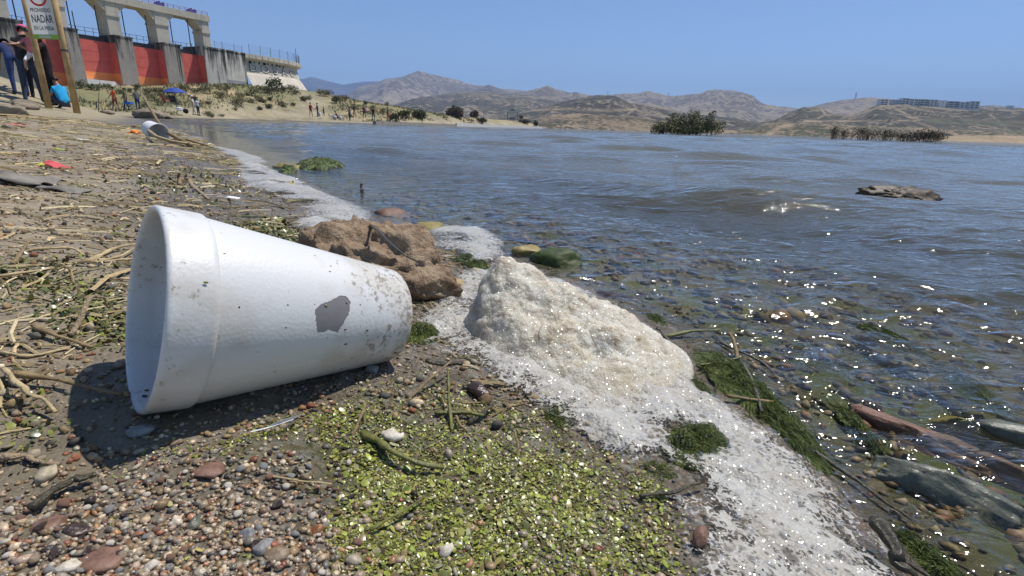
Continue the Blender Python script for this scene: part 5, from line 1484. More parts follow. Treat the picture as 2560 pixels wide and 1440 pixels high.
S_([(2020, 1120), (2110, 1180), (2200, 1245), (2280, 1300)], 10, M_DARKST, 'long dark blade beside the grey slab', lift=[.002, .002, .002, .001])
S_([(2195, 1300), (2225, 1360), (2245, 1405), (2290, 1440)], 30, M_DARKST, 'thick brown stick rising from the foam at bottom right', 'stick', 'stick', lift=[.012, .008, .005, .001], n=8)
S_([(2255, 1395), (2320, 1440), (2360, 1470)], 12, M_DARKST, 'dark thin stem in the bottom right algae', 'stick', 'stick', lift=[.001, .001, .001])
S_([(470, 445), (490, 475), (520, 498)], 8, M_WOOD, 'curved pale twig on the weed beyond the cup', 'twig', 'twig')
S_([(450, 462), (449, 445), (448, 432)], 8, M_STRAWD, 'short brown stub upright in the weed beyond the cup', 'stick', 'stick', lift=[0, .01, .025])
S_([(570, 540), (680, 542), (760, 548)], 5, M_GREENST, 'long green straw over the weed behind the cup')
S_([(560, 520), (650, 512), (740, 522)], 5, M_STRAWD, 'long dark straw at the edge of the upper foam')
S_([(235, 395), (300, 412), (340, 428)], 5, M_STRAW, 'long straw on the shore below the orange scrap')
S_([(905, 478), (903, 466), (904, 460)], 9, M_DARKST, 'dark twig poking out of the shallow water', 'twig', 'twig', lift=[0, .012, .03])
S_([(905, 548), (960, 590), (1010, 640), (1050, 655)], 7, M_DARKST, 'dark weed stalk draped over the big brown rock', 'twig', 'twig', lift=[.06, .07, .075, .07])
# straw litter: the many too small to count
def straw_litter(n, seed):
    r = np.random.default_rng(seed)
    rr = .3 * (9 / .3) ** r.random(n) ; ta = np.radians(r.uniform(-50, 4, n))
    X, Y = rr * np.sin(ta), rr * np.cos(ta); d = shore_d(X, Y)
    k = (d > .06) & (r.random(n) < .25 + .9 * sstep(-.1, .3, fbm(X * 1.6, Y * 1.6, 95))) & (np.hypot(X + .15, Y - .31) > .13)
    X, Y, rr = X[k], Y[k], rr[k]; n = len(X)
    L = .0105 * (.35 + rr) ** .75 * np.exp(.6 * r.normal(size=n)); th = np.radians(r.normal(size=n) * 55 + np.where(r.random(n) < .3, 90, 0) ) ; w = .0007 * (.5 + rr) ** .85 * np.exp(.45 * r.normal(size=n))
    dx, dy = np.cos(th), np.sin(th)
    V = []
    for s in (-1, 0, 1):
        cx, cy = X + dx * L * s - dy * L * .12 * (s == 0), Y + dy * L * s + dx * L * .12 * (s == 0)
        z = gz(cx, cy) + w * (1.2 + .8 * (s == 0))
        for q in (-1, 0, 1):
            V.append(np.stack([cx - dy * w * q, cy + dx * w * q, z + w * .9 * (q == 0)], 1))
    V = np.stack(V, 1)
    fq = np.array([[0, 1, 4, 3], [1, 2, 5, 4], [3, 4, 7, 6], [4, 5, 8, 7]])
    Fc = (fq[None] + (np.arange(n) * 9)[:, None, None]).reshape(-1, 4)
    pal = np.array([(.46, .36, .19), (.36, .27, .14), (.24, .18, .09), (.15, .11, .06), (.16, .15, .06), (.52, .43, .26)])
    col = pal[r.integers(6, size=n)] * r.uniform(.7, 1.2, (n, 1))
    np_mesh('straw_litter', V.reshape(-1, 3), Fc, vcol('litter', .8, .2, .2, 200), None, False, col=np.repeat(col, 9, 0))['kind'] = 'stuff'
straw_litter(20000, 22)

# fine threads of weed that mat the duckweed together
def weed_threads(n, seed):
    r = np.random.default_rng(seed); mb = MB()
    k = r.choice(len(DX), n)
    for i in k:
        th = r.uniform(0, 6.28) + np.cumsum(r.normal(size=5) * .4); L = r.uniform(.004, .016)
        px_, py_ = DX[i] + np.cumsum(np.cos(th)) * L / 5, DY[i] + np.cumsum(np.sin(th)) * L / 5
        z = gz(px_, py_) + r.uniform(.0002, .0012)
        mb.tube(np.stack([px_, py_, z], 1), r.uniform(.00012, .0003), 3)
    mb.build('weed_threads', plain('weed_thread', (.13, .12, .035), .4, .4, 90, .5), None, True, 'stuff')
weed_threads(1500, 31)

# ================================================================== PEOPLE
MATS = {}
def cloth(col):
    key = tuple(col)
    if key not in MATS: MATS[key] = plain('cloth_%d' % len(MATS), col, .85, .18, 9)
    return MATS[key]
SKIN = plain('skin', (.30, .17, .11), .6, .1, 10); SKIN2 = plain('skin_light', (.42, .26, .18), .6, .1, 10)
HAIR = plain('hair', (.018, .014, .011), .5, .2, 30); SHOE = plain('shoe', (.03, .028, .027), .6, .2, 20)

def person(label, loc, face, hgt=1.7, top=(.1, .1, .1), legs=(.05, .07, .13), skin=None, hair='short', hat=None, lean=0.0, side=0.0, arms=((.12, .1), (.12, .1)), bend=(.2, .2), sit=False,
           stride=.0, shorts=False, sleeve='short', fingers=False, build_=1.1, group=None, head_dn=0.0, headless_hat=None, skirt=False, hang=False, detail=2):
    """one continuous body grown over a posed skeleton; arms = (forward, sideways) swing of each, bend = elbow bend"""
    k = hgt / 1.75; skin = skin or SKIN
    J, R, E, T = {}, {}, [], {}
    def add(n, p, r, par=None, tag_=None):
        J[n] = Vector(p); R[n] = r * build_ if n not in ('head', 'crown', 'nose', 'jaw') else r
        if par: E.append((par, n)); T[(par, n)] = tag_
    pz = .93 if not sit else .18
    add('pelvis', (0, 0, pz), .125)
    def up(d, s=0.0):
        """point d metres up the leaning spine"""
        return Vector((math.sin(side) * d + s * math.cos(side), math.sin(lean) * d, pz + math.cos(lean) * math.cos(side) * d - s * math.sin(side)))
    add('waist', up(.18), .115, 'pelvis', 'top'); add('chest', up(.38), .135, 'waist', 'top'); add('neck0', up(.53), .07, 'chest', 'top')
    hl = lean + head_dn
    nk = up(.53)
    def hd(d, f=0): return nk + Vector((math.sin(side) * d * .6, math.sin(hl) * d + f * math.cos(hl), math.cos(hl) * d - f * math.sin(hl)))
    add('neck', hd(.08), .05, 'neck0', 'skin'); add('jaw', hd(.15, .025), .068, 'neck', 'skin'); add('head', hd(.23, .01), .088, 'jaw', 'skin'); add('crown', hd(.30, -.005), .062, 'head', 'skin')
    add('nose', hd(.20, .105), .012, 'head', 'skin')
    for i, s in enumerate((-1, 1)):
        fw, sd = arms[i]; b = bend[i]
        sh = up(.47, s * .17)
        add('sh%d' % i, sh, .062, 'chest', 'top')
        ud = Vector((s * math.sin(sd), math.sin(fw) * math.cos(sd), -math.cos(fw) * math.cos(sd)))
        el = sh + ud * .29
        add('mid%d' % i, sh + ud * .16, .05, 'sh%d' % i, 'top')
        add('el%d' % i, el, .041, 'mid%d' % i, 'top' if sleeve == 'long' else 'skin')
        fd = Vector((s * math.sin(sd) * .5, math.sin(fw + b), -math.cos(fw + b))).normalized()
        wr_ = el + fd * .25
        add('wr%d' % i, wr_, .028, 'el%d' % i, 'top' if sleeve == 'long' else 'skin')
        pm = wr_ + fd * .07
        add('pm%d' % i, pm, .032, 'wr%d' % i, 'skin')
        if fingers:
            sx = fd.cross(Vector((0, 1, 0.3))).normalized()
            for q, (o_, L) in enumerate(((-.028, .06), (-.01, .075), (.01, .07), (.028, .055))):
                add('f%d%d' % (i, q), pm + sx * o_ + fd * .02, .0095, 'pm%d' % i, 'skin'); add('g%d%d' % (i, q), pm + sx * o_ * 1.2 + fd * (.02 + L) + Vector((0, .015, 0)), .008, 'f%d%d' % (i, q), 'skin')
            add('th%d' % i, wr_ + fd * .05 + sx * -.055 * s, .0105, 'wr%d' % i, 'skin')
        else:
            add('hd%d' % i, pm + fd * .07, .02, 'pm%d' % i, 'skin')
        hp = Vector((s * .095, 0, pz - .05)); add('hip%d' % i, hp, .095, 'pelvis', 'legs')
        if sit:
            kn = hp + Vector((s * .10, .36, .30)); an = hp + Vector((s * .06, .52, -.06))
        elif hang:
            kn = hp + Vector((s * .07, .30, -.24)); an = kn + Vector((s * .02, .02, -.36))
        else:
            st = stride * s
            kn = hp + Vector((s * .03, st * .5 + .02, -.40)); an = Vector((s * .135, st, .085))
        add('th_%d' % i, (hp + kn) / 2, .078, 'hip%d' % i, 'legs')
        add('kn%d' % i, kn, .056, 'th_%d' % i, 'legs'); 
        add('cf%d' % i, kn.lerp(an, .4), .05, 'kn%d' % i, 'skin' if shorts else 'legs')
        add('an%d' % i, an, .036, 'cf%d' % i, 'skin' if shorts else 'legs')
        add('to%d' % i, an + Vector((s * .02, .15, -.055)), .032, 'an%d' % i, 'shoe')
        add('he%d' % i, an + Vector((0, -.04, -.055)), .03, 'an%d' % i, 'shoe')
    names = list(J); idx = {n: i for i, n in enumerate(names)}
    me = bpy.data.meshes.new('b'); me.from_pydata([J[n] * k for n in names], [(idx[a], idx[b]) for a, b in E], [])
    o = bpy.data.objects.new('b', me); COL.objects.link(o)
    m = o.modifiers.new('skin', 'SKIN')
    for n, sv in zip(names, me.skin_vertices[0].data): sv.radius = (R[n] * k * (1.22 if n in ('pelvis', 'waist', 'chest') else 1), R[n] * k * (.9 if n in ('pelvis', 'waist', 'chest') else 1)); sv.use_root = (n == 'pelvis')
    s_ = o.modifiers.new('sub', 'SUBSURF'); s_.levels = detail; s_.render_levels = detail
    bm_ = bpy.data.meshes.new_from_object(o.evaluated_get(bpy.context.evaluated_depsgraph_get()))
    bpy.data.objects.remove(o)
    bm_.materials.clear()
    order = ['skin', 'top', 'legs', 'shoe']
    for mm in (skin, cloth(top), cloth(legs), SHOE): bm_.materials.append(mm)
    C = np.array([p.center[:] for p in bm_.polygons]) / k
    best = np.full(len(C), 1e9); lab = np.zeros(len(C), int)
    for (a, b) in E:
        A, B = np.array(J[a]), np.array(J[b]); d_ = B - A; tt = np.clip(((C - A) @ d_) / max(d_ @ d_, 1e-9), 0, 1)
        q = np.linalg.norm(C - A - tt[:, None] * d_, axis=1) / (.6 * (R[a] * (1 - tt) + R[b] * tt) + .03)
        w = q < best; best[w] = q[w]; lab[w] = order.index(T[(a, b)])
    bm_.polygons.foreach_set('material_index', lab.astype(np.int32)); bm_.polygons.foreach_set('use_smooth', [True] * len(C))
    root = empty('person', loc, face); tag(root, label, 'person', group)
    link_mesh('body', bm_, None, root)
    hc = (J['head'] + (J['crown'] - J['head']) * .25) * k
    ax = (J['crown'] - J['jaw']).normalized()
    rot = Vector((0, 0, 1)).rotation_difference(ax).to_matrix()
    def cap(name, mat, rr, zmin, brim=0.0, back=.0):
        mb = MB(); V = []
        nu, nv = 14, 8
        for j in range(nv + 1):
            ph = math.pi * .5 * (1 - zmin) * j / nv if zmin > -1 else math.pi * j / nv
            for q in range(nu):
                a = 6.2832 * q / nu
                bk = 1.0 + (back if math.sin(a) < 0 and j > 4 else 0)
                V.append((rr * math.sin(ph) * math.cos(a), rr * 1.1 * math.sin(ph) * math.sin(a) * bk - .008, rr * 1.12 * math.cos(ph) - (back * .1 if math.sin(a) < 0 and j > 6 else 0)))
        Fs = [(j * nu + q, (j + 1) * nu + q, (j + 1) * nu + (q + 1) % nu, j * nu + (q + 1) % nu) for j in range(nv) for q in range(nu)]
        if brim:
            b = len(V)
            for q in range(nu):
                a = 6.2832 * q / nu; bx = brim if brim > .05 else (abs(brim) * (2.2 if math.sin(a) > .3 else .2))
                V.append(((rr + bx) * math.cos(a), (rr * 1.1 + bx) * math.sin(a), -.004 + V[nv * nu + q][2]))
            Fs += [(nv * nu + q, b + q, b + (q + 1) % nu, nv * nu + (q + 1) % nu) for q in range(nu)]
        mb.add([hc + rot @ (Vector(v) * k) for v in V], Fs)
        mb.build(name, mat, root, True)
    if hat: cap('hat', cloth(hat[0]), .108, .12, hat[1])
    if hair == 'short': cap('hair', HAIR, .099, -.12, 0, .04)
    elif hair == 'long': cap('hair', HAIR, .103, -.45, 0, .1)
    if skirt:
        MB().lathe([(.15 * k, 1.02 * k), (.19 * k, .85 * k), (.2 * k, .5 * k), (.21 * k, .16 * k)], 14).build('skirt', cloth(legs), root, True)
    return root

def foot(px, py, Y):
    """standing place: straight under the pixel at distance Y, on the ground"""
    d_ = ray(px, py); x = d_[0] * Y
    return (x, Y, gz1(x, Y))
def facing(px, turn=0.0):  # 0 looks away from the camera, pi looks at it
    return turn
PI = math.pi
# people by the warning sign
NY = {}
def near(px, py, lo=8, hi=30):
    d_ = ray(px, py); ts = np.linspace(lo, hi, 600)
    b = H + d_[2] * ts < gz(d_[0] * ts, ts)
    t_ = ts[int(np.argmax(b))] if b.any() else 12.0
    return (d_[0] * t_, t_, gz1(d_[0] * t_, t_)), t_
BASE, YB = near(120, 262)
YB = min(max(YB, 9.5), 13.0)
def stand(px, py, Y):
    p = dep(px, py, Y); return (p[0], p[1], p[2])
person('person bending forward in blue jeans and a navy top by the sign', foot(58, 250, YB + .5), .9, 1.68, (.022, .035, .10), (.03, .055, .16), None, 'short', None, 1.0, 0, ((.3, .1), (.3, .1)), (.4, .4), fingers=True, stride=.1, head_dn=.3)
person('person in black shirt and pink hat standing left of the sign posts', foot(88, 256, YB), .5, 1.74, (.018, .018, .02), (.035, .05, .085), None, 'short', ((.62, .10, .22), .03), .22, 0, ((.55, .12), (.45, .1)), (.25, .25), fingers=True, stride=.12, head_dn=.5)
person('person in a cream shirt behind the left sign post', foot(104, 258, YB + .9), .7, 1.7, (.55, .47, .34), (.02, .022, .03), None, 'short', None, .15, 0, ((.7, .2), (.9, .15)), (.5, .6), fingers=True, sleeve='long', head_dn=.4)
pm_ = foot(136, 264, YB + .35)
person('person in black trousers carrying a small child between the sign posts', pm_, PI * .8, 1.72, (.035, .02, .025), (.014, .014, .017), None, 'short', None, .02, 0, ((.9, .12), (.8, .1)), (1.1, 1.2), fingers=True, build_=1.12)
person('small child in a pink top and white shorts held up between the posts', (pm_[0] + .04, pm_[1] - .33, pm_[2] + .62), PI + .3, 1.02, (.55, .17, .20), (.74, .72, .70), SKIN2, 'short', None, .1, 0, ((.8, .3), (.9, .4)), (.5, .5), shorts=True, hang=True, fingers=True)
person('child in a bright blue shirt sitting on the sand between the posts', stand(163, 270, YB + .2), 1.2, 1.25, (.02, .35, .68), (.05, .06, .09), None, 'short', None, .25, 0, ((.5, .1), (.5, .1)), (.6, .6), sit=True, head_dn=.3, fingers=True)

# the warning sign
def sign():
    e = empty('warning_sign', (0, 0, 0)); tag(e, 'white no-swimming sign with green foot on two wooden posts', 'sign')
    M_POST = plain('post_wood', (.40, .27, .13), .8, .3, 6, .2, .3, 30)
    Y = YB - .35
    b2 = dep(192, 268, Y + .0); g2 = gz1(b2[0], b2[1])
    b1 = dep(121, 262, Y + .0); g1 = gz1(b1[0], b1[1])
    MB().tube([(b1[0], b1[1], g1 - .3), (b1[0] - .01, b1[1], g1 + 1.4), (b1[0] - .02, b1[1], g1 + 2.9)], [.068, .062, .058], 9).build('post', M_POST, e, True)
    MB().tube([(b2[0], b2[1] - .02, g2 - .3), (b2[0] + .0, b2[1] - .02, g2 + 1.4), (b2[0] + .0, b2[1] - .02, g2 + 3.0)], [.07, .064, .06], 9).build('post', M_POST, e, True)
    MB().tube([(b2[0] + .0, b2[1] - .02, g2 + 1.32), (b2[0], b2[1] - .02, g2 + 1.36)], [.072, .072], 9).build('tie', M_GATE, e)
    Yb = Y - .10
    L, Rr = dep(86, 100, Yb), dep(147, 96, Yb)
    zb = (L[2] + Rr[2]) / 2; x0, x1 = L[0], Rr[0]; w = x1 - x0; cx = (x0 + x1) / 2
    M_B = plain('sign_white', (.74, .74, .72), .6, .05, 3, **{'Transmission Weight': .0, 'Subsurface Weight': 0.0})
    tb = M_B.node_tree; pb = [n_ for n_ in tb.nodes if n_.type == 'BSDF_PRINCIPLED'][0]; tl = tb.nodes.new('ShaderNodeBsdfTranslucent'); tl.inputs[0].default_value = (.8, .8, .78, 1)
    mx = tb.nodes.new('ShaderNodeMixShader'); mx.inputs[0].default_value = .45; ob = [n_ for n_ in tb.nodes if n_.type == 'OUTPUT_MATERIAL'][0]   # thin banner cloth: the sun behind it shows through
    tb.links.new(pb.outputs[0], mx.inputs[1]); tb.links.new(tl.outputs[0], mx.inputs[2]); tb.links.new(mx.outputs[0], ob.inputs['Surface']); M_G = plain('sign_green', (.22, .42, .06), .6, .08, 3)
    MB().add([(x0, Yb, zb), (x1, Yb, zb), (x1, Yb, zb + w * 1.75), (x0, Yb, zb + w * 1.75)], [(0, 1, 2, 3)]).build('board', M_B, e)
    MB().box((x0, Yb - .008, zb), (x1, Yb - .003, zb + w * .17)).build('green_band', M_G, e)
    MB().box((cx - w * .25, Yb - .011, zb + w * .045), (cx + w * .22, Yb - .0085, zb + w * .13)).build('white_label', M_B, e)
    ink = plain('sign_ink', (.05, .05, .055), .6, .05, 3)
    def txt(s, zz_, wd, hh, dx=0.0):
        M = Matrix.Translation((cx + dx, Yb - .005, zz_)) @ Matrix.Rotation(PI / 2, 4, 'X')
        o = text_obj('lettering', s, 1.0, ink, e, M, .0, .012)
        dx_, dy_ = o.dimensions.x, o.dimensions.y
        o.matrix_local = M @ Matrix.Diagonal((wd / dx_, hh / dy_, 1, 1))
    txt('PROHIBIDO', zb + w * 1.04, w * .80, w * .145, -.0)
    txt('NADAR', zb + w * .72, w * .84, w * .28)
    txt('EN LA PRESA', zb + w * .39, w * .80, w * .15)
    # red ring of the prohibition mark, its lower edge
    rr_ = w * .36; V = []
    mb = MB(); n_ = 40
    for q in range(n_):
        a = 6.2832 * q / n_
        V += [(cx + math.cos(a) * rr_, Yb - .005, zb + w * 1.54 + math.sin(a) * rr_), (cx + math.cos(a) * rr_ * .78, Yb - .005, zb + w * 1.54 + math.sin(a) * rr_ * .78)]
    mb.add(V, [(2 * q, 2 * q + 1, (2 * q + 3) % (2 * n_), (2 * q + 2) % (2 * n_)) for q in range(n_)])
    mb.build('red_ring', plain('sign_red', (.62, .03, .03), .6, .05, 3), e)
sign()

# anglers in the middle distance
def pick(px, py, lo, hi, d0):
    d_ = ray(px, py); ts = np.linspace(lo, hi, 800); b = H + d_[2] * ts < gz(d_[0] * ts, ts)
    t_ = ts[int(np.argmax(b))] if b.any() else d0
    return t_
def mid(label, px, py, hpx, face, hm=1.7, **kw):
    """stands where the photo has the feet; distance from its size in the photo"""
    Y = hm * 1362 / hpx
    p = dep(px, py, Y); g = gz1(p[0], p[1])
    Y2 = Y
    kw.setdefault('detail', 1)
    return person(label, (p[0], Y2, p[2]), face, hm, **kw)
GROUND_PADS = []
mid('person in an orange vest, red shorts and a cap beside the fishing rod', 291, 275, 53, PI * .9, 1.72, top=(.75, .09, .02), legs=(.20, .03, .03), hat=((.03, .03, .03), -.04), shorts=True, stride=.16, arms=((.2, .1), (.5, .1)))
mid('person in an olive shirt leaning sideways by the blue stool', 318, 276, 52, PI * .75, 1.72, top=(.11, .12, .08), legs=(.025, .04, .075), side=-.22, arms=((.1, .4), (.3, .4)), stride=.15, build_=1.15)
mid('person in a grey shirt and jeans right of the blue stool', 347, 276, 51, PI * .4, 1.7, top=(.12, .125, .13), legs=(.03, .045, .10), arms=((.7, .1), (.8, .1)), bend=(.8, .8), build_=1.1)
mid('person in a white shirt and white hat at the water edge', 486, 288, 45, PI * 1.6, 1.72, top=(.62, .62, .62), legs=(.45, .42, .36), hat=((.7, .7, .7), .06), hair='none', stride=.14)
mid('person in a pale blue shirt and dark trousers beside the white-hatted one', 497, 290, 43, PI * 1.5, 1.7, top=(.42, .50, .62), legs=(.03, .03, .045), arms=((.8, .1), (.9, .1)), bend=(.7, .7))
FAR = [(778, 292, 33, (.55, .04, .05), (.10, .11, .12), 'person in a red jacket at the left of the far shore group'), (795, 292, 32, (.03, .045, .14), (.02, .02, .03), 'person in navy jacket holding a white bag on the far shore'),
       (804, 270, 18, (.10, .10, .11), (.03, .03, .03), 'person in grey high on the bank behind the red jacket'), (813, 268, 18, (.02, .02, .025), (.02, .02, .03), 'person in black high on the bank'), (848, 268, 14, (.03, .03, .03), (.03, .03, .03), 'small dark figure on the bank furthest to the right'),
       (810, 290, 21, (.03, .03, .03), (.035, .03, .03), 'short dark-clothed person right of the navy jacket'), (828, 289, 16, (.5, .5, .5), (.02, .02, .02), 'child in a white and black shirt on the far shore'), (856, 290, 16, (.03, .02, .02), (.03, .02, .02), 'child in dark clothes near the white buckets'),
       (875, 302, 33, (.10, .11, .13), (.03, .04, .08), 'person in grey holding a rod at the far water edge'), (887, 295, 33, (.09, .075, .06), (.42, .38, .30), 'person with brown shirt and beige trousers on the far shore'), (900, 296, 18, (.03, .03, .035), (.03, .03, .03), 'dark-clothed child holding the hand of the person in beige'),
       (911, 295, 29, (.30, .03, .05), (.05, .04, .04), 'person in a dark red shirt in the far shore group'), (917, 294, 27, (.6, .58, .56), (.04, .04, .05), 'person in a white shirt next to the dark red shirt'), (934, 302, 32, (.015, .015, .02), (.13, .15, .17), 'person in a black shirt and grey trousers on the far shore'),
       (970, 302, 32, (.05, .06, .09), (.42, .09, .05), 'person in orange red trousers at the right of the far group')]
for i, (px, py, hp, tp, lg, lab) in enumerate(FAR):
    hm = 1.7 if hp > 24 else (1.15 if hp < 17 and py > 280 else 1.25 if py > 280 else 1.7)
    mid(lab, px, py, hp, (i * 1.7) % 6.28, hm, top=tp, legs=lg, arms=((.2 + .3 * (i % 3), .12), (.3, .12)), bend=(.4, .6), stride=.08 + .03 * (i % 3), build_=1.0 + .08 * (i % 3))
p_ = dep(845, 297, 66)
person('person in dark red sitting by the white buckets on the far shore', (p_[0], 66, p_[2]), 2.0, 1.6, (.18, .03, .04), (.1, .1, .12), None, 'short', None, .4, 0, ((.6, .1), (.6, .1)), (.5, .5), sit=True, detail=1)

def thing(name, loc, label, cat, rz=0, group=None):
    e = empty(name, loc, rz); return tag(e, label, cat, group)
# beach umbrella, chair, bags
Y = 47.0; b_ = dep(441, 262, Y); tpz = dep(437, 219, Y)[2]
e = thing('beach_umbrella', tuple(b_), 'blue beach umbrella on a pole at the foot of the slope', 'umbrella')
h = tpz - b_[2]; ru = 27 * Y / 1365
MB().tube([(0, 0, -.6), (0, 0, h)], .025, 6).build('pole', M_WIRE, e)
mb = MB(); n_ = 8; V = [(0, 0, h + .02)]
for j, (q, dz) in enumerate(((.5, .12), (1.0, .42))):
    for i in range(n_ * 2): 
        a = 3.1416 * i / n_; s_ = 1 if i % 2 == 0 else .95
        V.append((ru * q * s_ * math.cos(a), ru * q * s_ * math.sin(a), h - dz + (.03 if i % 2 else 0)))
m2 = n_ * 2
mb.add(V, [(0, 1 + i, 1 + (i + 1) % m2) for i in range(m2)] + [(1 + i, 1 + m2 + i, 1 + m2 + (i + 1) % m2, 1 + (i + 1) % m2) for i in range(m2)])
mb.build('canopy', plain('umbrella_blue', (.025, .06, .30), .7, .1, 2), e)
def folding_chair(px, py, Y, col, lab, rz):
    p = dep(px, py, Y); e = thing('camp_chair', tuple(p), lab, 'chair', rz)
    cm = cloth(col)
    MB().box((-.25, -.22, .38), (.25, .22, .42)).build('seat', cm, e)
    MB().prism([(.2, .42), (.24, .42), (.36, .9), (.32, .9)], -.25, .25, 'x').build('backrest', cm, e)
    for sx in (-1, 1):
        for sy in (-1, 1): MB().tube([(sx * .24, sy * .24, 0), (sx * .24, -sy * .2, .40)], .015, 5).build('leg', M_GATE, e)
        MB().tube([(sx * .28, -.22, .62), (sx * .28, .28, .62)], .02, 5).build('armrest', cm, e)
folding_chair(421, 268, 44, (.30, .03, .03), 'dark red camp chair in front of the blue umbrella', 2.4)
folding_chair(437, 268, 45, (.04, .05, .05), 'dark camp chair under the blue umbrella', 3.4)
p = dep(326, 275, 44); e = thing('stool', tuple(p), 'bright blue folding stool behind the leaning person', 'stool')
MB().box((-.24, -.2, .44), (.24, .2, .62)).build('seat', cloth((.03, .14, .5)), e)
for sx in (-1, 1):
    for sy in (-1, 1): MB().tube([(sx * .2, sy * .18, 0), (sx * .14, sy * .14, .44)], .018, 5).build('leg', M_WIRE, e)
def blob(name, px, py, Y, r, mat, lab, cat, seed, **kw):
    p = dep(px, py, Y); V, Fc = rock_mesh(3, r, seed, **kw)
    o = np_mesh(name, V, Fc, mat); o.location = (p[0], p[1], p[2] + r[2] * .7); return tag(o, lab, cat)
M_BAGW = plain('white_plastic', (.72, .72, .72), .5, .08, 8)
def bag(name, px, py, Y, r, mat, lab, seed):
    p = dep(px, py, Y); e = thing(name, (p[0], p[1], p[2]), lab, 'bag')
    V, Fc = rock_mesh(3, r, seed, 4, .12, .04); V[:, 2] += r[2] * .8
    np_mesh('sack', V, Fc, mat, e)
    MB().tube([(-r[0] * .4, 0, r[2] * 1.5), (-r[0] * .2, 0, r[2] * 2.0), (r[0] * .2, 0, r[2] * 2.0), (r[0] * .4, 0, r[2] * 1.5)], .02, 5).build('handle', mat, e)
bag('white_bag', 448, 277, 45, (.30, .25, .16), M_BAGW, 'white bag on the ground under the umbrella', 3)
bag('backpack', 465, 283, 46, (.22, .18, .24), cloth((.02, .02, .022)), 'black backpack right of the white bag', 4)
bag('carrier_bag', 799, 290, 71, (.16, .12, .30), M_BAGW, 'white carrier bag held by the navy jacket', 5)
for (px, py, Y, lab) in [(834, 296, 66, 'white bucket left of the sitting person on the far shore'), (851, 298, 66, 'pale bucket right of the sitting person on the far shore'), (838, 297, 65, 'small white tub beside the white bucket')]:
    p = dep(px, py, Y); e = thing('bucket', tuple(p), lab, 'bucket')
    MB().lathe([(.001, 0), (.13, 0), (.17, .34), (.155, .34), (.12, .02), (.001, .02)], 14).build('pail', M_BAGW, e, True)
    MB().tube([(-.17, 0, .33), (-.1, 0, .46), (.1, 0, .46), (.17, 0, .33)], .012, 4).build('handle', M_WIRE, e)
# fishing rod stuck in the sand
p = dep(244, 279, 28); q = dep(250, 196, 28)
e = thing('fishing_rod', tuple(p), 'thin fishing rod standing in the sand left of the orange vest', 'fishing rod')
MB().tube([(0, 0, -.2), ((q[0] - p[0]) * .5, 0, (q[2] - p[2]) * .5), (q[0] - p[0], 0, q[2] - p[2])], [.02, .013, .005], 5).build('blank', M_GATE, e)
MB().tube([(.0, 0, .15), (.0, 0, .42)], .03, 6).build('grip', M_GATE, e); MB().ell((.05, -.03, .45), (.05, .05, .05)).build('reel', M_GATE, e)

# ================================================================== LITTER AND ROCKS ALONG THE SHORE
M_BOULD = stone_mat('tan_boulder', [(.14, .11, .07), (.26, .21, .15), (.34, .28, .2)], 3, .8, .2, .8, .05)
def onbeach(px, py):
    return ground_at(px, py)
for (px, py, rpx, asp, fl, lab, sd_) in [(372, 296, 28, 1.6, .5, 'long flat tan boulder at the mouth of the cove', 71), (412, 297, 15, 1.3, .6, 'small pale boulder right of the long flat one', 72), (268, 285, 14, 1.6, .4, 'low dark rock below the fishing rod', 73),
                                  (25, 322, 11, 1.2, .6, 'small grey rock near the left edge of the beach', 74), (15, 290, 40, 2.0, .5, 'crumbling clod of earth at the left edge', 75), (60, 272, 26, 1.8, .5, 'clod of dry earth below the bending person', 76)]:
    p = onbeach(px, py); D = np.linalg.norm(p - np.array([0, 0, H])); s = rpx / F * D
    if D > 60: p = dep(px, py, 36); s = rpx / F * 36
    rock('boulder', p + np.array([0, 0, s * fl * .35]), (s, s / asp, s * fl), sd_, M_BOULD, lab, 'rock', 4, .1, cuts=7, rough=.14, fine=.06)
def scrap(name, px, py, w, h, mat, lab, cat, seed, thick=.35):
    """crumpled flat piece lying on the ground"""
    p = onbeach(px, py); D = np.linalg.norm(p - np.array([0, 0, H])); s = w / 2 / F * D; b = h / 2 / F * D
    n = 14; u, v = np.meshgrid(np.linspace(-1, 1, n), np.linspace(-1, 1, n)); u, v = u.ravel(), v.ravel()
    qx = s * u * (1 + .3 * vnoise(v * 2 + seed, u, seed)); qy = s * .7 * v * (1 + .4 * vnoise(u * 2, v + seed, seed + 1))
    X, Yy = p[0] + qx, p[1] + qy
    z = gz(X, Yy) + b * thick * (1.2 + 1.6 * fbm(u * 1.4 + seed, v * 1.4, seed + 2, 3)) * (1 - .5 * np.maximum(abs(u), abs(v)) ** 3)
    o = np_mesh(name, np.stack([X, Yy, z], 1), grid_faces(n, n), mat); tag(o, lab, cat)
    sm = o.modifiers.new('thick', 'SOLIDIFY'); sm.thickness = .004 * max(.3, D * .3)
    return o
scrap('cloth_scrap', 138, 418, 44, 16, plain('coral_cloth', (.62, .10, .11), .8), 'coral red cloth scrap on the beach', 'cloth', 1, .8)
scrap('plastic_scrap', 110, 418, 18, 12, plain('lime_plastic', (.52, .58, .06), .5), 'lime yellow plastic scrap left of the coral cloth', 'litter', 2, .8)
scrap('plastic_scrap', 337, 336, 20, 12, plain('orange_plastic', (.80, .22, .02), .5), 'orange plastic scrap left of the small white container', 'litter', 3, .9)
scrap('plastic_scrap', 38, 312, 26, 6, plain('pink_plastic', (.60, .16, .17), .6), 'pale red scrap near the left edge of the beach', 'litter', 4)
scrap('plastic_scrap', 152, 374, 20, 6, plain('green_plastic', (.35, .42, .05), .6), 'yellow green scrap half way up the beach', 'litter', 5)
scrap('paper_scrap', 582, 495, 26, 8, M_BAGW, 'small white paper scrap beside the upper foam', 'litter', 6)
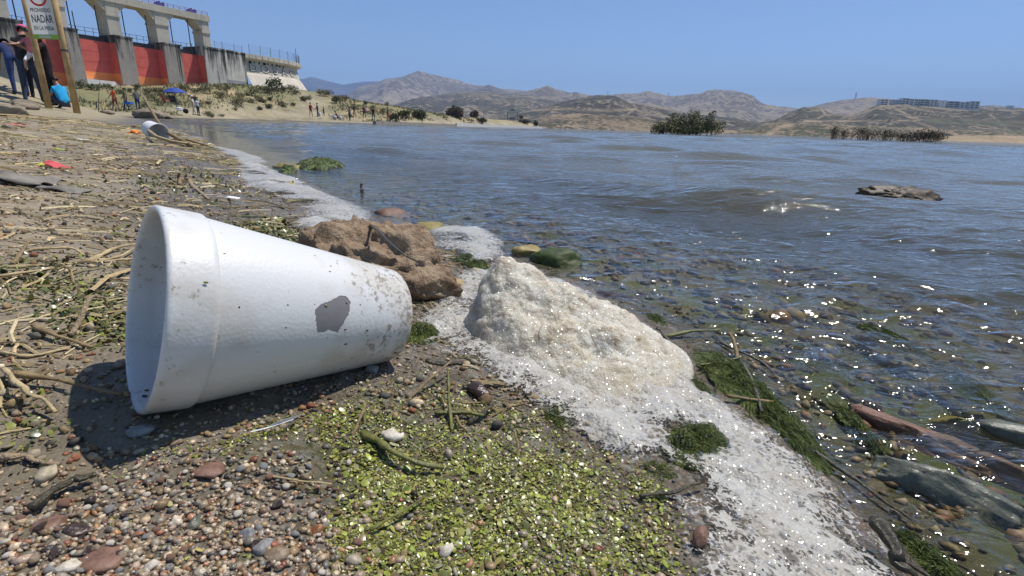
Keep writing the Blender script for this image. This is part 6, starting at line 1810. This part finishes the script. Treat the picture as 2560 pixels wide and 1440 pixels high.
scrap('paper_scrap', 215, 351, 22, 7, M_BAGW, 'whitish paper scrap in the straw below the beach crest', 'litter', 7)
scrap('paper_scrap', 342, 327, 8, 4, M_BAGW, 'tiny white scrap above the orange one', 'litter', 8)
M_GCLOTH = plain('grey_cloth', (.215, .195, .165), .9, .3, 12, .2, .4, 60)
scrap('grey_sheet', 60, 462, 110, 30, M_GCLOTH, 'crumpled grey sheet half buried at the left edge', 'sheet', 9, .9)
scrap('grey_sheet', 165, 478, 70, 18, M_GCLOTH, 'torn end of grey sheet right of the half buried one', 'sheet', 10, .7)
# feather
def feather():
    p = np.array([ground_at(a, b) for a, b in [(628, 1092), (668, 1082), (705, 1070), (735, 1060)]]); p[:, 2] += .003
    e = thing('feather', tuple(p[0]), 'small white feather on the wet gravel below the cup', 'feather')
    P = p - p[0]
    MB().tube(P, [.0004, .0004, .0003, .0002], 4).build('quill', M_BAGW, e)
    mb = MB()
    for k in range(46):
        u = .3 + .7 * k / 46; c_ = np.array([np.interp(u * 3, range(4), P[:, j]) for j in range(3)])
        for s_ in (-1, 1):
            d_ = np.array([.004, s_ * .006, .001 * random.random()]) * (1.2 - abs(u - .65)); mb.add([c_, c_ + d_ * .6 + [0, 0, .0006], c_ + d_, c_ + d_ * .6], [(0, 1, 2), (0, 2, 3)])
    mb.build('vane', plain('feather_white', (.62, .6, .56), .7), e)
feather()
# small broken white container and driftwood by the water
def container():
    p = onbeach(388, 345); D = np.linalg.norm(p - np.array([0, 0, H])); s = 24 / F * D
    e = thing('white_container', (p[0], p[1], p[2] + s * .55), 'broken white foam container lying at the shore beyond the straw', 'container')
    A = Matrix.Rotation(-.55, 4, 'Z') @ Matrix.Rotation(1.85, 4, 'Y')
    mb = MB().lathe([(.62 * s, -.75 * s), (.68 * s, -.3 * s), (.74 * s, .2 * s), (.86 * s, .72 * s), (.80 * s, .72 * s), (.68 * s, .2 * s), (.6 * s, -.3 * s), (.55 * s, -.66 * s), (.001, -.66 * s)], 28, 0, A)
    mb.build('tub', M_BAGW, e, True)
    MB().lathe([(.001, -.78 * s), (.58 * s, -.78 * s), (.63 * s, -.74 * s)], 28, 0, A).build('base', M_BAGW, e, True)
container()
def branch(pts, wpx, lab, mat):
    P = np.array([ground_at(a, b) + [0, 0, h] for a, b, h in pts]); D = np.linalg.norm(P - [0, 0, H], axis=1)
    o = MB().tube(P, list(wpx / 2 / F * D * np.linspace(1, .5, len(P))), 7).build('driftwood', mat, None, True); tag(o, lab, 'driftwood')
branch([(478, 372, .02), (440, 358, .04), (415, 345, .05), (398, 332, .12), (372, 322, .35)], 9, 'crooked driftwood branch leaning over the white container', M_STRAWD)
branch([(375, 347, .05), (395, 360, .04), (430, 366, .03), (500, 371, .02)], 8, 'pale driftwood stick below the white container', M_STRAW)
branch([(430, 360, .02), (470, 366, .04), (520, 372, .02)], 7, 'dark end of driftwood at the foam edge', M_STRAWD)
